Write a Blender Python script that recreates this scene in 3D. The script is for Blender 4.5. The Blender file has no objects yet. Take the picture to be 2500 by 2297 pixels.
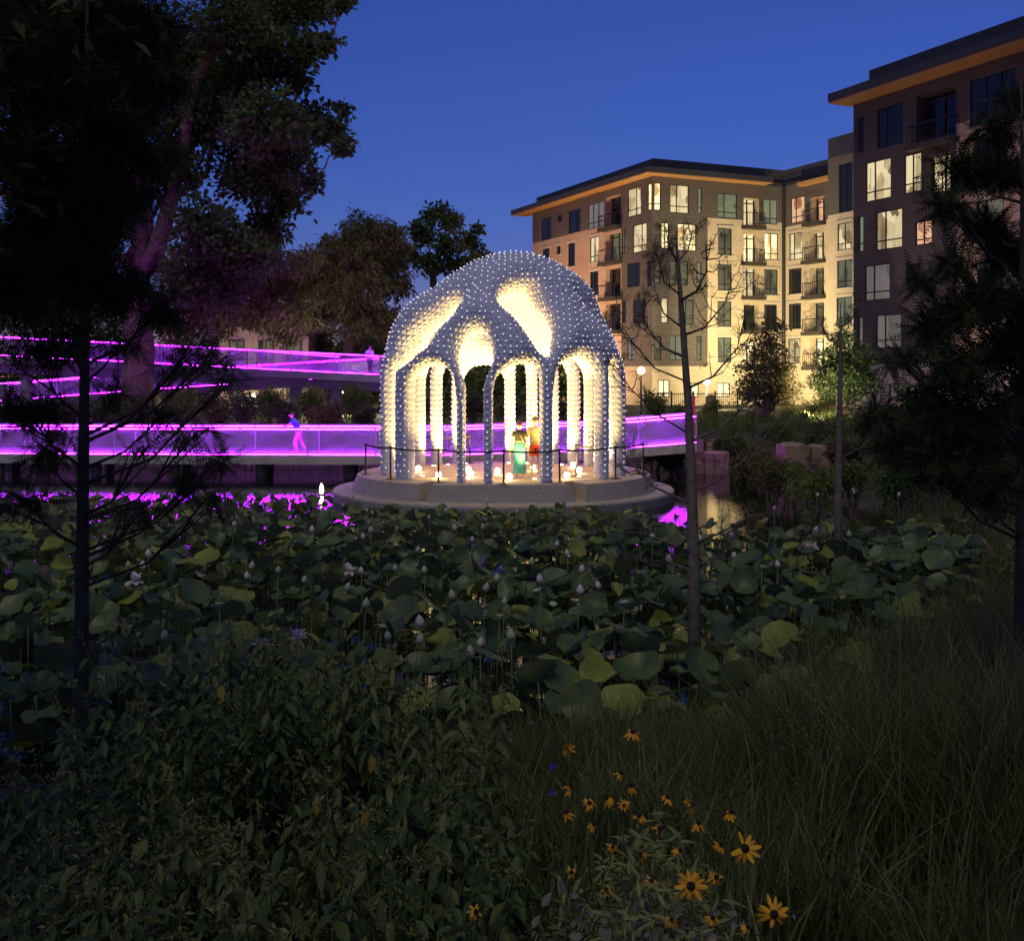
import bpy, bmesh, math, random
import numpy as np
from mathutils import Vector, Matrix

R = math.radians
SC = bpy.context.scene
COL = SC.collection

# ------------------------------------------------------------------ camera
F = 2711.0            # focal length in photograph pixels (photo 2500 x 2297)
CX, HY = 1250.0, 915.0
CAMZ = 3.89
cam = bpy.data.cameras.new('camera')
cam.sensor_width = 36.0
cam.lens = 36.0 * F / 2500.0
cam.shift_y = -(1148.5 - HY) / 2500.0
cam.clip_start = 0.1
cam.clip_end = 2000
camo = bpy.data.objects.new('camera', cam)
camo.location = (0, 0, CAMZ)
camo.rotation_euler = (R(90), 0, 0)
COL.objects.link(camo)
SC.camera = camo

# ------------------------------------------------------------------ world: dusk sky
W = bpy.data.worlds.new('World')
SC.world = W
W.use_nodes = True
nt = W.node_tree
nt.nodes.clear()
sky = nt.nodes.new('ShaderNodeTexSky')
sky.sky_type = 'NISHITA'
sky.sun_disc = False
sky.sun_elevation = R(5.0)
sky.sun_rotation = R(200)
sky.altitude = 100
sky.air_density = 1.0
sky.dust_density = 0.0
sky.ozone_density = 6.0
tint = nt.nodes.new('ShaderNodeMix'); tint.data_type = 'RGBA'; tint.blend_type = 'MULTIPLY'
tint.inputs['Factor'].default_value = 1.0
tint.inputs[7].default_value = (1.75, 0.575, 0.90, 1)
bg = nt.nodes.new('ShaderNodeBackground')
bg.inputs['Strength'].default_value = 0.15
wo = nt.nodes.new('ShaderNodeOutputWorld')
nt.links.new(sky.outputs[0], tint.inputs[6])
nt.links.new(tint.outputs[2], bg.inputs[0])
nt.links.new(bg.outputs[0], wo.inputs[0])

# last afterglow from behind the camera: one very weak, very soft sun
sl = bpy.data.lights.new('sun', 'SUN')
sl.energy = 0.9
sl.angle = R(40)
sl.color = (1.0, 0.94, 0.68)
so = bpy.data.objects.new('sun', sl)
so.rotation_euler = (R(30), 0, R(-15))
COL.objects.link(so)

vs = SC.view_settings
vs.view_transform = 'Standard'
vs.look = 'None'
vs.exposure = 0.0
vs.gamma = 1.0
vs.use_curve_mapping = False
cy = SC.cycles
cy.use_denoising = True
cy.max_bounces = 6
cy.diffuse_bounces = 3
cy.glossy_bounces = 3
cy.transmission_bounces = 4
cy.transparent_max_bounces = 8
cy.sample_clamp_indirect = 4.0
cy.caustics_reflective = False
cy.caustics_refractive = False

# ------------------------------------------------------------------ helpers
def pix(x, y, d):
    """point at distance d (along +Y) that stands at photo pixel x, y"""
    return Vector(((x - CX) / F * d, d, CAMZ - (y - HY) / F * d))

def dist_for(y, z):
    return F * (CAMZ - z) / (y - HY)

def tag(o, label=None, cat=None, group=None, kind=None):
    if label: o['label'] = label
    if cat: o['category'] = cat
    if group: o['group'] = group
    if kind: o['kind'] = kind
    return o

def empty(name, loc=(0, 0, 0), rz=0.0):
    o = bpy.data.objects.new(name, None)
    o.empty_display_size = 0.2
    o.location = loc
    o.rotation_euler = (0, 0, rz)
    COL.objects.link(o)
    return o

def link(name, me, parent=None):
    o = bpy.data.objects.new(name, me)
    COL.objects.link(o)
    if parent is not None:
        o.parent = parent
        o.matrix_parent_inverse = parent.matrix_basis.inverted()
    return o

def copy_tree(o, parent=None):
    c = o.copy()
    COL.objects.link(c)
    c.parent = parent
    for ch in list(o.children):
        copy_tree(ch, c)
    return c

def np_mesh(name, V, Fc, mat, smooth=False):
    V = np.asarray(V, dtype=np.float32); Fc = np.asarray(Fc, dtype=np.int32)
    me = bpy.data.meshes.new(name)
    n, k = Fc.shape
    me.vertices.add(len(V)); me.vertices.foreach_set('co', V.ravel())
    me.loops.add(n * k); me.loops.foreach_set('vertex_index', Fc.ravel())
    me.polygons.add(n)
    me.polygons.foreach_set('loop_start', np.arange(0, n * k, k, dtype=np.int32))
    me.polygons.foreach_set('loop_total', np.full(n, k, dtype=np.int32))
    me.polygons.foreach_set('use_smooth', np.full(n, bool(smooth)))
    me.update(calc_edges=True)
    if mat is not None:
        me.materials.append(mat)
    return me

class MB:
    def __init__(self):
        self.v = []; self.f = []
    def add(self, vs_, fs):
        n = len(self.v)
        self.v += [tuple(p) for p in vs_]
        self.f += [tuple(i + n for i in q) for q in fs]
        return self
    def box(self, c, s, rz=0.0, M=None):
        hx, hy, hz = s[0] / 2, s[1] / 2, s[2] / 2
        pts = [Vector((sx * hx, sy * hy, sz * hz)) for sx in (-1, 1) for sy in (-1, 1) for sz in (-1, 1)]
        m = M if M is not None else Matrix.Rotation(rz, 3, 'Z')
        pts = [m @ p + Vector(c) for p in pts]
        return self.add(pts, [(0, 1, 3, 2), (4, 6, 7, 5), (0, 4, 5, 1), (2, 3, 7, 6), (0, 2, 6, 4), (1, 5, 7, 3)])
    def bar(self, a, b, w, h=None, up=(0, 0, 1)):
        """square bar from a to b"""
        a = Vector(a); b = Vector(b); h = w if h is None else h
        d = (b - a)
        if d.length < 1e-6: return self
        t = d.normalized(); u = Vector(up)
        if abs(t.dot(u)) > 0.98: u = Vector((1, 0, 0))
        s = t.cross(u).normalized(); u = s.cross(t)
        P = []
        for p in (a, b):
            for i, j in ((-1, -1), (1, -1), (1, 1), (-1, 1)):
                P.append(p + s * (i * w / 2) + u * (j * h / 2))
        return self.add(P, [(0, 1, 2, 3), (7, 6, 5, 4), (0, 4, 5, 1), (1, 5, 6, 2), (2, 6, 7, 3), (3, 7, 4, 0)])
    def tube(self, pts, rad, n=6, cap=True):
        pts = [Vector(p) for p in pts]
        if not hasattr(rad, '__len__'): rad = [rad] * len(pts)
        rings = []
        u = None
        for i, p in enumerate(pts):
            t = (pts[min(i + 1, len(pts) - 1)] - pts[max(i - 1, 0)])
            t = t.normalized() if t.length > 1e-9 else Vector((0, 0, 1))
            if u is None:
                u = Vector((1, 0, 0)) if abs(t.x) < 0.8 else Vector((0, 1, 0))
            u = (u - t * u.dot(t))
            u = u.normalized() if u.length > 1e-6 else t.orthogonal().normalized()
            w = t.cross(u)
            rings.append([p + (u * math.cos(2 * math.pi * k / n) + w * math.sin(2 * math.pi * k / n)) * rad[i] for k in range(n)])
        V = [q for r in rings for q in r]
        Fs = []
        for i in range(len(pts) - 1):
            for k in range(n):
                Fs.append((i * n + k, i * n + (k + 1) % n, (i + 1) * n + (k + 1) % n, (i + 1) * n + k))
        if cap:
            Fs.append(tuple(range(n - 1, -1, -1)))
            Fs.append(tuple((len(pts) - 1) * n + k for k in range(n)))
        return self.add(V, Fs)
    def loft(self, rings, cap=True):
        n = len(rings[0]); V = [q for r in rings for q in r]; Fs = []
        for i in range(len(rings) - 1):
            for k in range(n):
                Fs.append((i * n + k, i * n + (k + 1) % n, (i + 1) * n + (k + 1) % n, (i + 1) * n + k))
        if cap:
            Fs.append(tuple(range(n - 1, -1, -1)))
            Fs.append(tuple((len(rings) - 1) * n + k for k in range(n)))
        return self.add(V, Fs)
    def lathe(self, c, prof, n=16):
        """prof: (radius, z) pairs"""
        rings = [[Vector((c[0] + r * math.cos(2 * math.pi * k / n), c[1] + r * math.sin(2 * math.pi * k / n), c[2] + z)) for k in range(n)] for r, z in prof]
        return self.loft(rings)
    def mesh(self, name, mat, smooth=False):
        me = bpy.data.meshes.new(name)
        me.from_pydata(self.v, [], self.f)
        if mat is not None: me.materials.append(mat)
        if smooth:
            me.polygons.foreach_set('use_smooth', [True] * len(me.polygons))
        me.update()
        return me
    def build(self, name, mat, parent=None, smooth=False):
        return link(name, self.mesh(name, mat, smooth), parent)

# ------------------------------------------------------------------ materials
MATS = {}
def mat(name, c1, c2=None, scale=4.0, rough=0.7, bump=0.0, metal=0.0, emit=None, es=0.0, detail=5.0, spec=0.4, coord='Object', trans=0.0, bscale=None, wave=None):
    m = bpy.data.materials.new(name); m.use_nodes = True
    t = m.node_tree; N = t.nodes; L = t.links
    b = N['Principled BSDF']; out = N['Material Output']
    b.inputs['Roughness'].default_value = rough
    b.inputs['Metallic'].default_value = metal
    b.inputs['Specular IOR Level'].default_value = spec
    b.inputs['Base Color'].default_value = (*c1, 1)
    tc = N.new('ShaderNodeTexCoord')
    if c2 is not None or bump:
        nz = N.new('ShaderNodeTexNoise'); nz.inputs['Scale'].default_value = scale; nz.inputs['Detail'].default_value = detail
        nz.inputs['Roughness'].default_value = 0.6
        L.new(tc.outputs[coord], nz.inputs['Vector'])
        if c2 is not None:
            cr = N.new('ShaderNodeValToRGB')
            cr.color_ramp.elements[0].position = 0.32; cr.color_ramp.elements[1].position = 0.68
            cr.color_ramp.elements[0].color = (*c1, 1); cr.color_ramp.elements[1].color = (*c2, 1)
            L.new(nz.outputs['Fac'], cr.inputs[0]); L.new(cr.outputs[0], b.inputs['Base Color'])
        if bump:
            bp = N.new('ShaderNodeBump'); bp.inputs['Strength'].default_value = bump; bp.inputs['Distance'].default_value = 0.02
            if bscale:
                nb = N.new('ShaderNodeTexNoise'); nb.inputs['Scale'].default_value = bscale; nb.inputs['Detail'].default_value = 4
                L.new(tc.outputs[coord], nb.inputs['Vector']); L.new(nb.outputs['Fac'], bp.inputs['Height'])
            else:
                L.new(nz.outputs['Fac'], bp.inputs['Height'])
            L.new(bp.outputs[0], b.inputs['Normal'])
    if emit is not None:
        b.inputs['Emission Color'].default_value = (*emit, 1)
        b.inputs['Emission Strength'].default_value = es
    if trans:
        tr = N.new('ShaderNodeBsdfTranslucent'); mx = N.new('ShaderNodeMixShader'); mx.inputs[0].default_value = trans
        src = b.inputs['Base Color'].links[0].from_socket if b.inputs['Base Color'].links else None
        if src: L.new(src, tr.inputs['Color'])
        else: tr.inputs['Color'].default_value = (*c1, 1)
        L.new(b.outputs[0], mx.inputs[1]); L.new(tr.outputs[0], mx.inputs[2]); L.new(mx.outputs[0], out.inputs['Surface'])
    MATS[name] = m
    return m

def nosample(m):
    m.cycles.emission_sampling = 'NONE'
    return m

M_duskpanel = mat('panel_dusk_blue', (0.40, 0.40, 0.58), (0.45, 0.45, 0.63), 9, 0.5, 0.0)  # white panels with the blue of the dusk sky mixed into their colour
M_dot = nosample(mat('dot_light', (0.9, 0.9, 0.9), emit=(1.0, 0.95, 0.88), es=1.1))
M_conc = mat('concrete', (0.26, 0.225, 0.205), (0.33, 0.29, 0.265), 3.0, 0.85, 0.25, bscale=40)
M_floor = mat('platform_floor', (0.42, 0.32, 0.21), (0.50, 0.39, 0.27), 1.5, 0.75, 0.12, bscale=30)
M_black = mat('black_metal', (0.02, 0.02, 0.022), rough=0.4, spec=0.5)
M_belt = mat('black_belt', (0.02, 0.02, 0.022), (0.035, 0.03, 0.03), 30, 0.8, 0.1)
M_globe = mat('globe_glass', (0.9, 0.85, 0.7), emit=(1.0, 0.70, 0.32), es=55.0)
M_steel = mat('steel', (0.42, 0.40, 0.42), (0.5, 0.48, 0.5), 6, 0.45, 0.05, metal=0.3)
M_mesh = mat('mesh_wire', (0.33, 0.31, 0.35), (0.40, 0.38, 0.42), 5, 0.45, metal=0.1)
M_led = mat('led_strip', (0.5, 0.3, 0.6), emit=(0.40, 0.005, 1.0), es=240.0)
M_led2 = mat('led_strip_dim', (0.5, 0.3, 0.6), emit=(0.40, 0.006, 1.0), es=110.0)
M_deck = mat('deck', (0.40, 0.38, 0.38), (0.48, 0.46, 0.46), 2, 0.8, 0.1)
M_fascia = mat('fascia_concrete', (0.33, 0.30, 0.28), (0.42, 0.39, 0.36), 2.0, 0.85, 0.2, bscale=25)
M_pile = mat('pile', (0.10, 0.085, 0.075), (0.17, 0.15, 0.13), 3, 0.9, 0.2)
M_bark = mat('bark', (0.10, 0.065, 0.045), (0.20, 0.14, 0.10), 7, 0.95, 0.8)
M_barkg = mat('bark_grey', (0.035, 0.028, 0.024), (0.08, 0.066, 0.055), 9, 0.95, 0.8)
M_barkc = mat('bark_cypress', (0.10, 0.075, 0.065), (0.19, 0.155, 0.14), 12, 0.95, 0.8)
M_leafD = mat('leaf_dark', (0.045, 0.068, 0.018), (0.10, 0.14, 0.04), 1.3, 0.6, trans=0.35)
M_leafB = mat('leaf_brown_green', (0.07, 0.075, 0.02), (0.15, 0.14, 0.045), 0.8, 0.65, trans=0.35)
M_leafG = mat('leaf_green', (0.04, 0.085, 0.02), (0.09, 0.16, 0.04), 1.0, 0.6, trans=0.4)
M_leafY = mat('leaf_yellow_green', (0.09, 0.14, 0.025), (0.16, 0.21, 0.05), 1.2, 0.6, trans=0.4)
M_needle = mat('needle', (0.022, 0.036, 0.012), (0.045, 0.062, 0.022), 2.0, 0.7, trans=0.25)
M_shrub = mat('shrub_leaf', (0.06, 0.095, 0.022), (0.14, 0.17, 0.045), 2.5, 0.55, trans=0.3)
M_shrub2 = mat('shrub_leaf_olive', (0.10, 0.11, 0.022), (0.19, 0.18, 0.045), 3.0, 0.55, trans=0.35)
M_shrub3 = mat('shrub_leaf_deep', (0.035, 0.07, 0.022), (0.08, 0.125, 0.035), 2.0, 0.55, trans=0.3)
M_shrubtip = mat('shrub_tip', (0.16, 0.17, 0.05), (0.26, 0.24, 0.08), 8.0, 0.6, trans=0.3)
M_yleaf = mat('yellow_leaf', (0.38, 0.25, 0.03), (0.5, 0.36, 0.06), 30, 0.6, trans=0.3)
M_stem = mat('stem', (0.07, 0.10, 0.03), (0.11, 0.14, 0.05), 20, 0.6)
M_grass = mat('grass_blade', (0.06, 0.085, 0.025), (0.15, 0.16, 0.055), 1.2, 0.6, trans=0.3)
M_iris = mat('iris_blade', (0.14, 0.16, 0.05), (0.27, 0.27, 0.10), 3.0, 0.5, trans=0.25)
M_dry = mat('dry_plant', (0.16, 0.13, 0.12), (0.30, 0.24, 0.21), 12, 0.8, trans=0.3)
M_lotus = mat('lotus_leaf', (0.05, 0.10, 0.060), (0.14, 0.17, 0.055), 1.1, 0.42, trans=0.35)
M_lotusy = mat('lotus_leaf_yellowed', (0.15, 0.20, 0.035), (0.26, 0.27, 0.05), 2.5, 0.5, trans=0.3)
M_lstem = mat('lotus_stem', (0.08, 0.12, 0.06), (0.12, 0.15, 0.08), 20, 0.6)
M_petal = mat('lotus_petal', (0.72, 0.62, 0.60), (0.84, 0.76, 0.72), 14, 0.5, trans=0.5)
M_bud = mat('lotus_bud_green', (0.42, 0.47, 0.33), (0.56, 0.56, 0.42), 14, 0.5, trans=0.4)
M_pod = mat('lotus_pod', (0.25, 0.33, 0.20), (0.33, 0.40, 0.27), 18, 0.6)
M_susan = mat('susan_petal', (0.78, 0.36, 0.015), (0.90, 0.47, 0.025), 25, 0.55, trans=0.35)
M_cone = mat('susan_cone', (0.015, 0.009, 0.006), (0.035, 0.02, 0.012), 120, 0.9, 0.6)
M_blue = mat('blue_petal', (0.07, 0.06, 0.45), (0.11, 0.09, 0.6), 20, 0.6, trans=0.2)
M_ground = mat('ground_soil', (0.035, 0.032, 0.018), (0.065, 0.058, 0.03), 0.8, 0.95, 0.4, bscale=6)
M_stone = mat('stone', (0.20, 0.125, 0.085), (0.31, 0.21, 0.145), 2.4, 0.9, 0.6, bscale=9)
M_skin = mat('skin', (0.52, 0.31, 0.21), (0.58, 0.36, 0.25), 20, 0.55)
M_hair = mat('hair', (0.05, 0.025, 0.012), (0.085, 0.045, 0.02), 60, 0.5, 0.4)
M_tee = mat('black_cotton', (0.010, 0.009, 0.010), (0.016, 0.014, 0.015), 40, 0.85, 0.3)
M_teal = mat('teal_cloth', (0.04, 0.26, 0.27), (0.07, 0.34, 0.34), 12, 0.7, 0.2)
M_tan = mat('tan_print', (0.50, 0.42, 0.24), (0.20, 0.17, 0.09), 7, 0.8, 0.2)
M_red = mat('red_cloth', (0.62, 0.05, 0.015), (0.72, 0.08, 0.03), 12, 0.75, 0.2)
M_bluec = mat('blue_cloth', (0.02, 0.09, 0.55), (0.04, 0.14, 0.65), 12, 0.75, 0.2)
M_pinkc = mat('pink_cloth', (0.68, 0.30, 0.30), (0.75, 0.38, 0.36), 12, 0.75, 0.2)
M_whitec = mat('white_cloth', (0.70, 0.66, 0.66), (0.78, 0.74, 0.74), 12, 0.75, 0.2)
M_eye = mat('eye', (0.02, 0.015, 0.012), rough=0.2)
M_lip = mat('lip', (0.40, 0.15, 0.12), rough=0.5)
M_shoe = mat('sandal', (0.35, 0.24, 0.16), rough=0.7)
# --- water
m = bpy.data.materials.new('pond_water'); m.use_nodes = True
b = m.node_tree.nodes['Principled BSDF']
b.inputs['Base Color'].default_value = (0.012, 0.014, 0.010, 1); b.inputs['Roughness'].default_value = 0.03
b.inputs['IOR'].default_value = 1.33; b.inputs['Specular IOR Level'].default_value = 0.35
tc = m.node_tree.nodes.new('ShaderNodeTexCoord'); mp = m.node_tree.nodes.new('ShaderNodeMapping'); mp.inputs['Scale'].default_value = (1.0, 2.2, 1.0)
nz = m.node_tree.nodes.new('ShaderNodeTexNoise'); nz.inputs['Scale'].default_value = 3.0; nz.inputs['Detail'].default_value = 3
bp = m.node_tree.nodes.new('ShaderNodeBump'); bp.inputs['Strength'].default_value = 0.07; bp.inputs['Distance'].default_value = 0.05
m.node_tree.links.new(tc.outputs['Object'], mp.inputs[0]); m.node_tree.links.new(mp.outputs[0], nz.inputs['Vector'])
m.node_tree.links.new(nz.outputs['Fac'], bp.inputs['Height']); m.node_tree.links.new(bp.outputs[0], b.inputs['Normal'])
M_water = m

# --- brick and siding (too far away to pick single bricks apart)
def brick_mat(name, c1, c2, mortar):
    m = bpy.data.materials.new(name); m.use_nodes = True
    t = m.node_tree; b = t.nodes['Principled BSDF']; b.inputs['Roughness'].default_value = 0.9
    tc = t.nodes.new('ShaderNodeTexCoord'); bk = t.nodes.new('ShaderNodeTexBrick')
    bk.inputs['Color1'].default_value = (*c1, 1); bk.inputs['Color2'].default_value = (*c2, 1); bk.inputs['Mortar'].default_value = (*mortar, 1)
    bk.inputs['Scale'].default_value = 1.0; bk.inputs['Mortar Size'].default_value = 0.012
    bk.inputs['Brick Width'].default_value = 0.30; bk.inputs['Row Height'].default_value = 0.10
    t.links.new(tc.outputs['UV'], bk.inputs['Vector'])
    nz = t.nodes.new('ShaderNodeTexNoise'); nz.inputs['Scale'].default_value = 0.6; nz.inputs['Detail'].default_value = 6
    t.links.new(tc.outputs['UV'], nz.inputs['Vector'])
    mx = t.nodes.new('ShaderNodeMix'); mx.data_type = 'RGBA'; mx.blend_type = 'MULTIPLY'; mx.inputs['Factor'].default_value = 0.5
    mr = t.nodes.new('ShaderNodeMapRange'); mr.inputs[1].default_value = 0.3; mr.inputs[2].default_value = 0.7; mr.inputs[3].default_value = 0.7; mr.inputs[4].default_value = 1.15
    t.links.new(nz.outputs['Fac'], mr.inputs[0])
    t.links.new(bk.outputs['Color'], mx.inputs[6]); t.links.new(mr.outputs[0], mx.inputs[7]); t.links.new(mx.outputs[2], b.inputs['Base Color'])
    bp = t.nodes.new('ShaderNodeBump'); bp.inputs['Strength'].default_value = 0.4; bp.inputs['Distance'].default_value = 0.02; bp.invert = True
    t.links.new(bk.outputs['Fac'], bp.inputs['Height']); t.links.new(bp.outputs[0], b.inputs['Normal'])
    return m
M_brick = brick_mat('cream_brick', (0.52, 0.43, 0.28), (0.46, 0.37, 0.23), (0.48, 0.41, 0.3))
M_brickp = brick_mat('tan_brick', (0.46, 0.31, 0.21), (0.40, 0.26, 0.17), (0.42, 0.32, 0.24))
def siding_mat(name, c1, c2, pitch):
    m = bpy.data.materials.new(name); m.use_nodes = True
    t = m.node_tree; b = t.nodes['Principled BSDF']; b.inputs['Roughness'].default_value = 0.7
    tc = t.nodes.new('ShaderNodeTexCoord'); bk = t.nodes.new('ShaderNodeTexBrick')
    bk.inputs['Color1'].default_value = (*c1, 1); bk.inputs['Color2'].default_value = (*c2, 1); bk.inputs['Mortar'].default_value = tuple(x * 0.55 for x in c1) + (1,)
    bk.inputs['Scale'].default_value = 1.0; bk.inputs['Mortar Size'].default_value = 0.014
    bk.inputs['Brick Width'].default_value = 0.15; bk.inputs['Row Height'].default_value = pitch
    t.links.new(tc.outputs['UV'], bk.inputs['Vector']); t.links.new(bk.outputs['Color'], b.inputs['Base Color'])
    bp = t.nodes.new('ShaderNodeBump'); bp.inputs['Strength'].default_value = 0.6; bp.inputs['Distance'].default_value = 0.03; bp.invert = True
    t.links.new(bk.outputs['Fac'], bp.inputs['Height']); t.links.new(bp.outputs[0], b.inputs['Normal'])
    return m
M_siding = siding_mat('dark_siding', (0.095, 0.080, 0.066), (0.125, 0.105, 0.086), 0.22)
M_siding2 = siding_mat('brown_siding', (0.060, 0.047, 0.040), (0.078, 0.061, 0.052), 0.18)
M_stucco = mat('stucco', (0.46, 0.36, 0.33), (0.52, 0.42, 0.38), 1.0, 0.9, 0.2, bscale=30)
M_parapet = mat('parapet_metal', (0.030, 0.030, 0.034), (0.04, 0.04, 0.045), 1.0, 0.5)
M_soffit = mat('wood_soffit', (0.34, 0.17, 0.06), (0.42, 0.22, 0.08), 3.0, 0.6)
M_frame = mat('window_frame', (0.018, 0.018, 0.02), rough=0.45)
M_trim = mat('stone_trim', (0.42, 0.36, 0.27), (0.48, 0.42, 0.32), 3, 0.8)
def pane_mat(name, base, e1, e2, es, scale):
    m = bpy.data.materials.new(name); m.use_nodes = True
    t = m.node_tree; b = t.nodes['Principled BSDF']
    b.inputs['Base Color'].default_value = (*base, 1); b.inputs['Roughness'].default_value = 0.04; b.inputs['Specular IOR Level'].default_value = 0.6
    if es > 0:
        tc = t.nodes.new('ShaderNodeTexCoord'); oi = t.nodes.new('ShaderNodeObjectInfo')
        ad = t.nodes.new('ShaderNodeVectorMath'); ad.operation = 'ADD'
        mlt = t.nodes.new('ShaderNodeVectorMath'); mlt.operation = 'SCALE'; mlt.inputs[0].default_value = (37, 91, 53)
        t.links.new(oi.outputs['Random'], mlt.inputs['Scale'])
        mp = t.nodes.new('ShaderNodeMapping'); mp.inputs['Scale'].default_value = (1.0, 1.0, 0.55)
        t.links.new(tc.outputs['Object'], mp.inputs[0])
        t.links.new(mp.outputs[0], ad.inputs[0]); t.links.new(mlt.outputs[0], ad.inputs[1])
        vo = t.nodes.new('ShaderNodeTexVoronoi'); vo.distance = 'CHEBYCHEV'; vo.inputs['Scale'].default_value = scale
        nz = t.nodes.new('ShaderNodeTexNoise'); nz.inputs['Scale'].default_value = scale * 0.8; nz.inputs['Detail'].default_value = 3
        t.links.new(ad.outputs[0], vo.inputs['Vector']); t.links.new(ad.outputs[0], nz.inputs['Vector'])
        mx = t.nodes.new('ShaderNodeMath'); mx.operation = 'MULTIPLY_ADD'; mx.inputs[1].default_value = 0.6; 
        sep = t.nodes.new('ShaderNodeSeparateColor'); t.links.new(vo.outputs['Color'], sep.inputs[0])
        t.links.new(sep.outputs[0], mx.inputs[0])
        m2 = t.nodes.new('ShaderNodeMath'); m2.operation = 'MULTIPLY'; m2.inputs[1].default_value = 0.55
        t.links.new(nz.outputs['Fac'], m2.inputs[0]); t.links.new(m2.outputs[0], mx.inputs[2])
        cr = t.nodes.new('ShaderNodeValToRGB'); cr.color_ramp.elements[0].position = 0.28; cr.color_ramp.elements[1].position = 0.6
        cr.color_ramp.elements[0].color = (*e1, 1); cr.color_ramp.elements[1].color = (*e2, 1)
        t.links.new(mx.outputs[0], cr.inputs[0]); t.links.new(cr.outputs[0], b.inputs['Emission Color'])
        b.inputs['Emission Strength'].default_value = es
        nosample(m)
    return m
M_pane = {
    'B': pane_mat('window_bright', (0.02, 0.02, 0.02), (0.42, 0.24, 0.07), (1.0, 0.82, 0.42), 1.7, 1.5),
    'L': pane_mat('window_lit', (0.02, 0.02, 0.02), (0.16, 0.11, 0.04), (0.72, 0.58, 0.32), 1.15, 1.3),
    'C': pane_mat('window_blind', (0.02, 0.02, 0.02), (0.10, 0.12, 0.075), (0.22, 0.24, 0.14), 0.8, 0.7),
    'K': pane_mat('window_dim', (0.02, 0.02, 0.02), (0.02, 0.025, 0.018), (0.16, 0.16, 0.09), 0.7, 1.2),
    'R': pane_mat('window_rosy', (0.02, 0.02, 0.02), (0.35, 0.12, 0.05), (0.9, 0.5, 0.28), 0.9, 1.4),
    'G': pane_mat('window_grey', (0.03, 0.03, 0.03), (0.10, 0.095, 0.10), (0.24, 0.21, 0.19), 0.6, 0.6),
    'D': pane_mat('window_dark', (0.012, 0.014, 0.018), (0, 0, 0), (0, 0, 0), 0, 1),
}
M_lampw = mat('lamp_glass_warm', (0.9, 0.7, 0.4), emit=(1.0, 0.55, 0.2), es=12.0)
M_lampc = mat('lamp_glass_white', (0.9, 0.9, 0.8), emit=(1.0, 0.9, 0.65), es=10.0)
M_cream = mat('cream_paint', (0.62, 0.52, 0.34), (0.70, 0.60, 0.42), 3, 0.7)
M_slate = mat('slate_roof', (0.035, 0.035, 0.045), (0.055, 0.055, 0.065), 6, 0.8, 0.3)
M_brown = mat('brown_wood', (0.12, 0.05, 0.03), (0.17, 0.08, 0.05), 8, 0.6)
M_redpost = mat('red_panel', (0.42, 0.06, 0.04), (0.5, 0.09, 0.06), 3, 0.7)

def lamp(name, loc, power, color, radius=0.1, kind='POINT', aim=None, spot=None, parent=None, blend=0.6):
    l = bpy.data.lights.new(name, kind)
    l.energy = power; l.color = color; l.shadow_soft_size = radius
    if kind == 'SPOT':
        l.spot_size = R(spot); l.spot_blend = blend
    o = bpy.data.objects.new(name, l); COL.objects.link(o)
    o.location = loc
    if aim is not None:
        d = Vector(aim) - Vector(loc)
        o.rotation_euler = d.to_track_quat('-Z', 'Y').to_euler()
    if parent is not None:
        o.parent = parent
        o.matrix_parent_inverse = parent.matrix_basis.inverted()
    return o
UPW = 700.0

# ------------------------------------------------------------------ ground and water
POND = [(-70, 11.5), (-6, 10.8), (-1, 10.6), (2.6, 11.2), (5.4, 13.8), (8.0, 17.5), (10.0, 22), (10.6, 27), (9.8, 33), (9.8, 39), (9.0, 45), (4, 47), (-8, 47.5), (-20, 49), (-70, 52)]
def poly_sd(px, py, poly):
    """signed distance to a polygon, negative inside (numpy)"""
    px = np.asarray(px, float); py = np.asarray(py, float)
    d2 = np.full(px.shape, 1e9); ins = np.zeros(px.shape, bool)
    n = len(poly)
    for i in range(n):
        ax, ay = poly[i]; bx, by = poly[(i + 1) % n]
        ex, ey = bx - ax, by - ay
        wx, wy = px - ax, py - ay
        t = np.clip((wx * ex + wy * ey) / np.maximum(ex * ex + ey * ey, 1e-12), 0, 1)
        d2 = np.minimum(d2, (wx - ex * t) ** 2 + (wy - ey * t) ** 2)
        c = (ay > py) != (by > py)
        with np.errstate(divide='ignore', invalid='ignore'):
            xi = ax + (py - ay) / (by - ay if by != ay else 1e-9) * ex
        ins ^= c & (px < xi)
    d = np.sqrt(d2)
    return np.where(ins, -d, d)
def ground_h(x, y):
    x = np.asarray(x, float); y = np.asarray(y, float)
    sd = poly_sd(x, y, POND)
    nearf = np.clip((16 - y) / 6, 0, 1)
    top = 1.35 + nearf * 0.95
    slope = 0.30 - nearf * 0.10
    out = np.minimum(top, np.maximum(sd, 0) * slope)
    bump = 0.05 * np.sin(x * 1.7 + 0.6 * y) + 0.04 * np.sin(y * 2.3 - x * 0.8)
    out = out + bump * np.clip(sd, 0, 1)
    inn = -np.minimum(0.7, -np.minimum(sd, 0) * 0.6)
    return np.where(sd > 0, out, inn)
def gz(x, y):
    return float(ground_h(np.array([x]), np.array([y]))[0])

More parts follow.
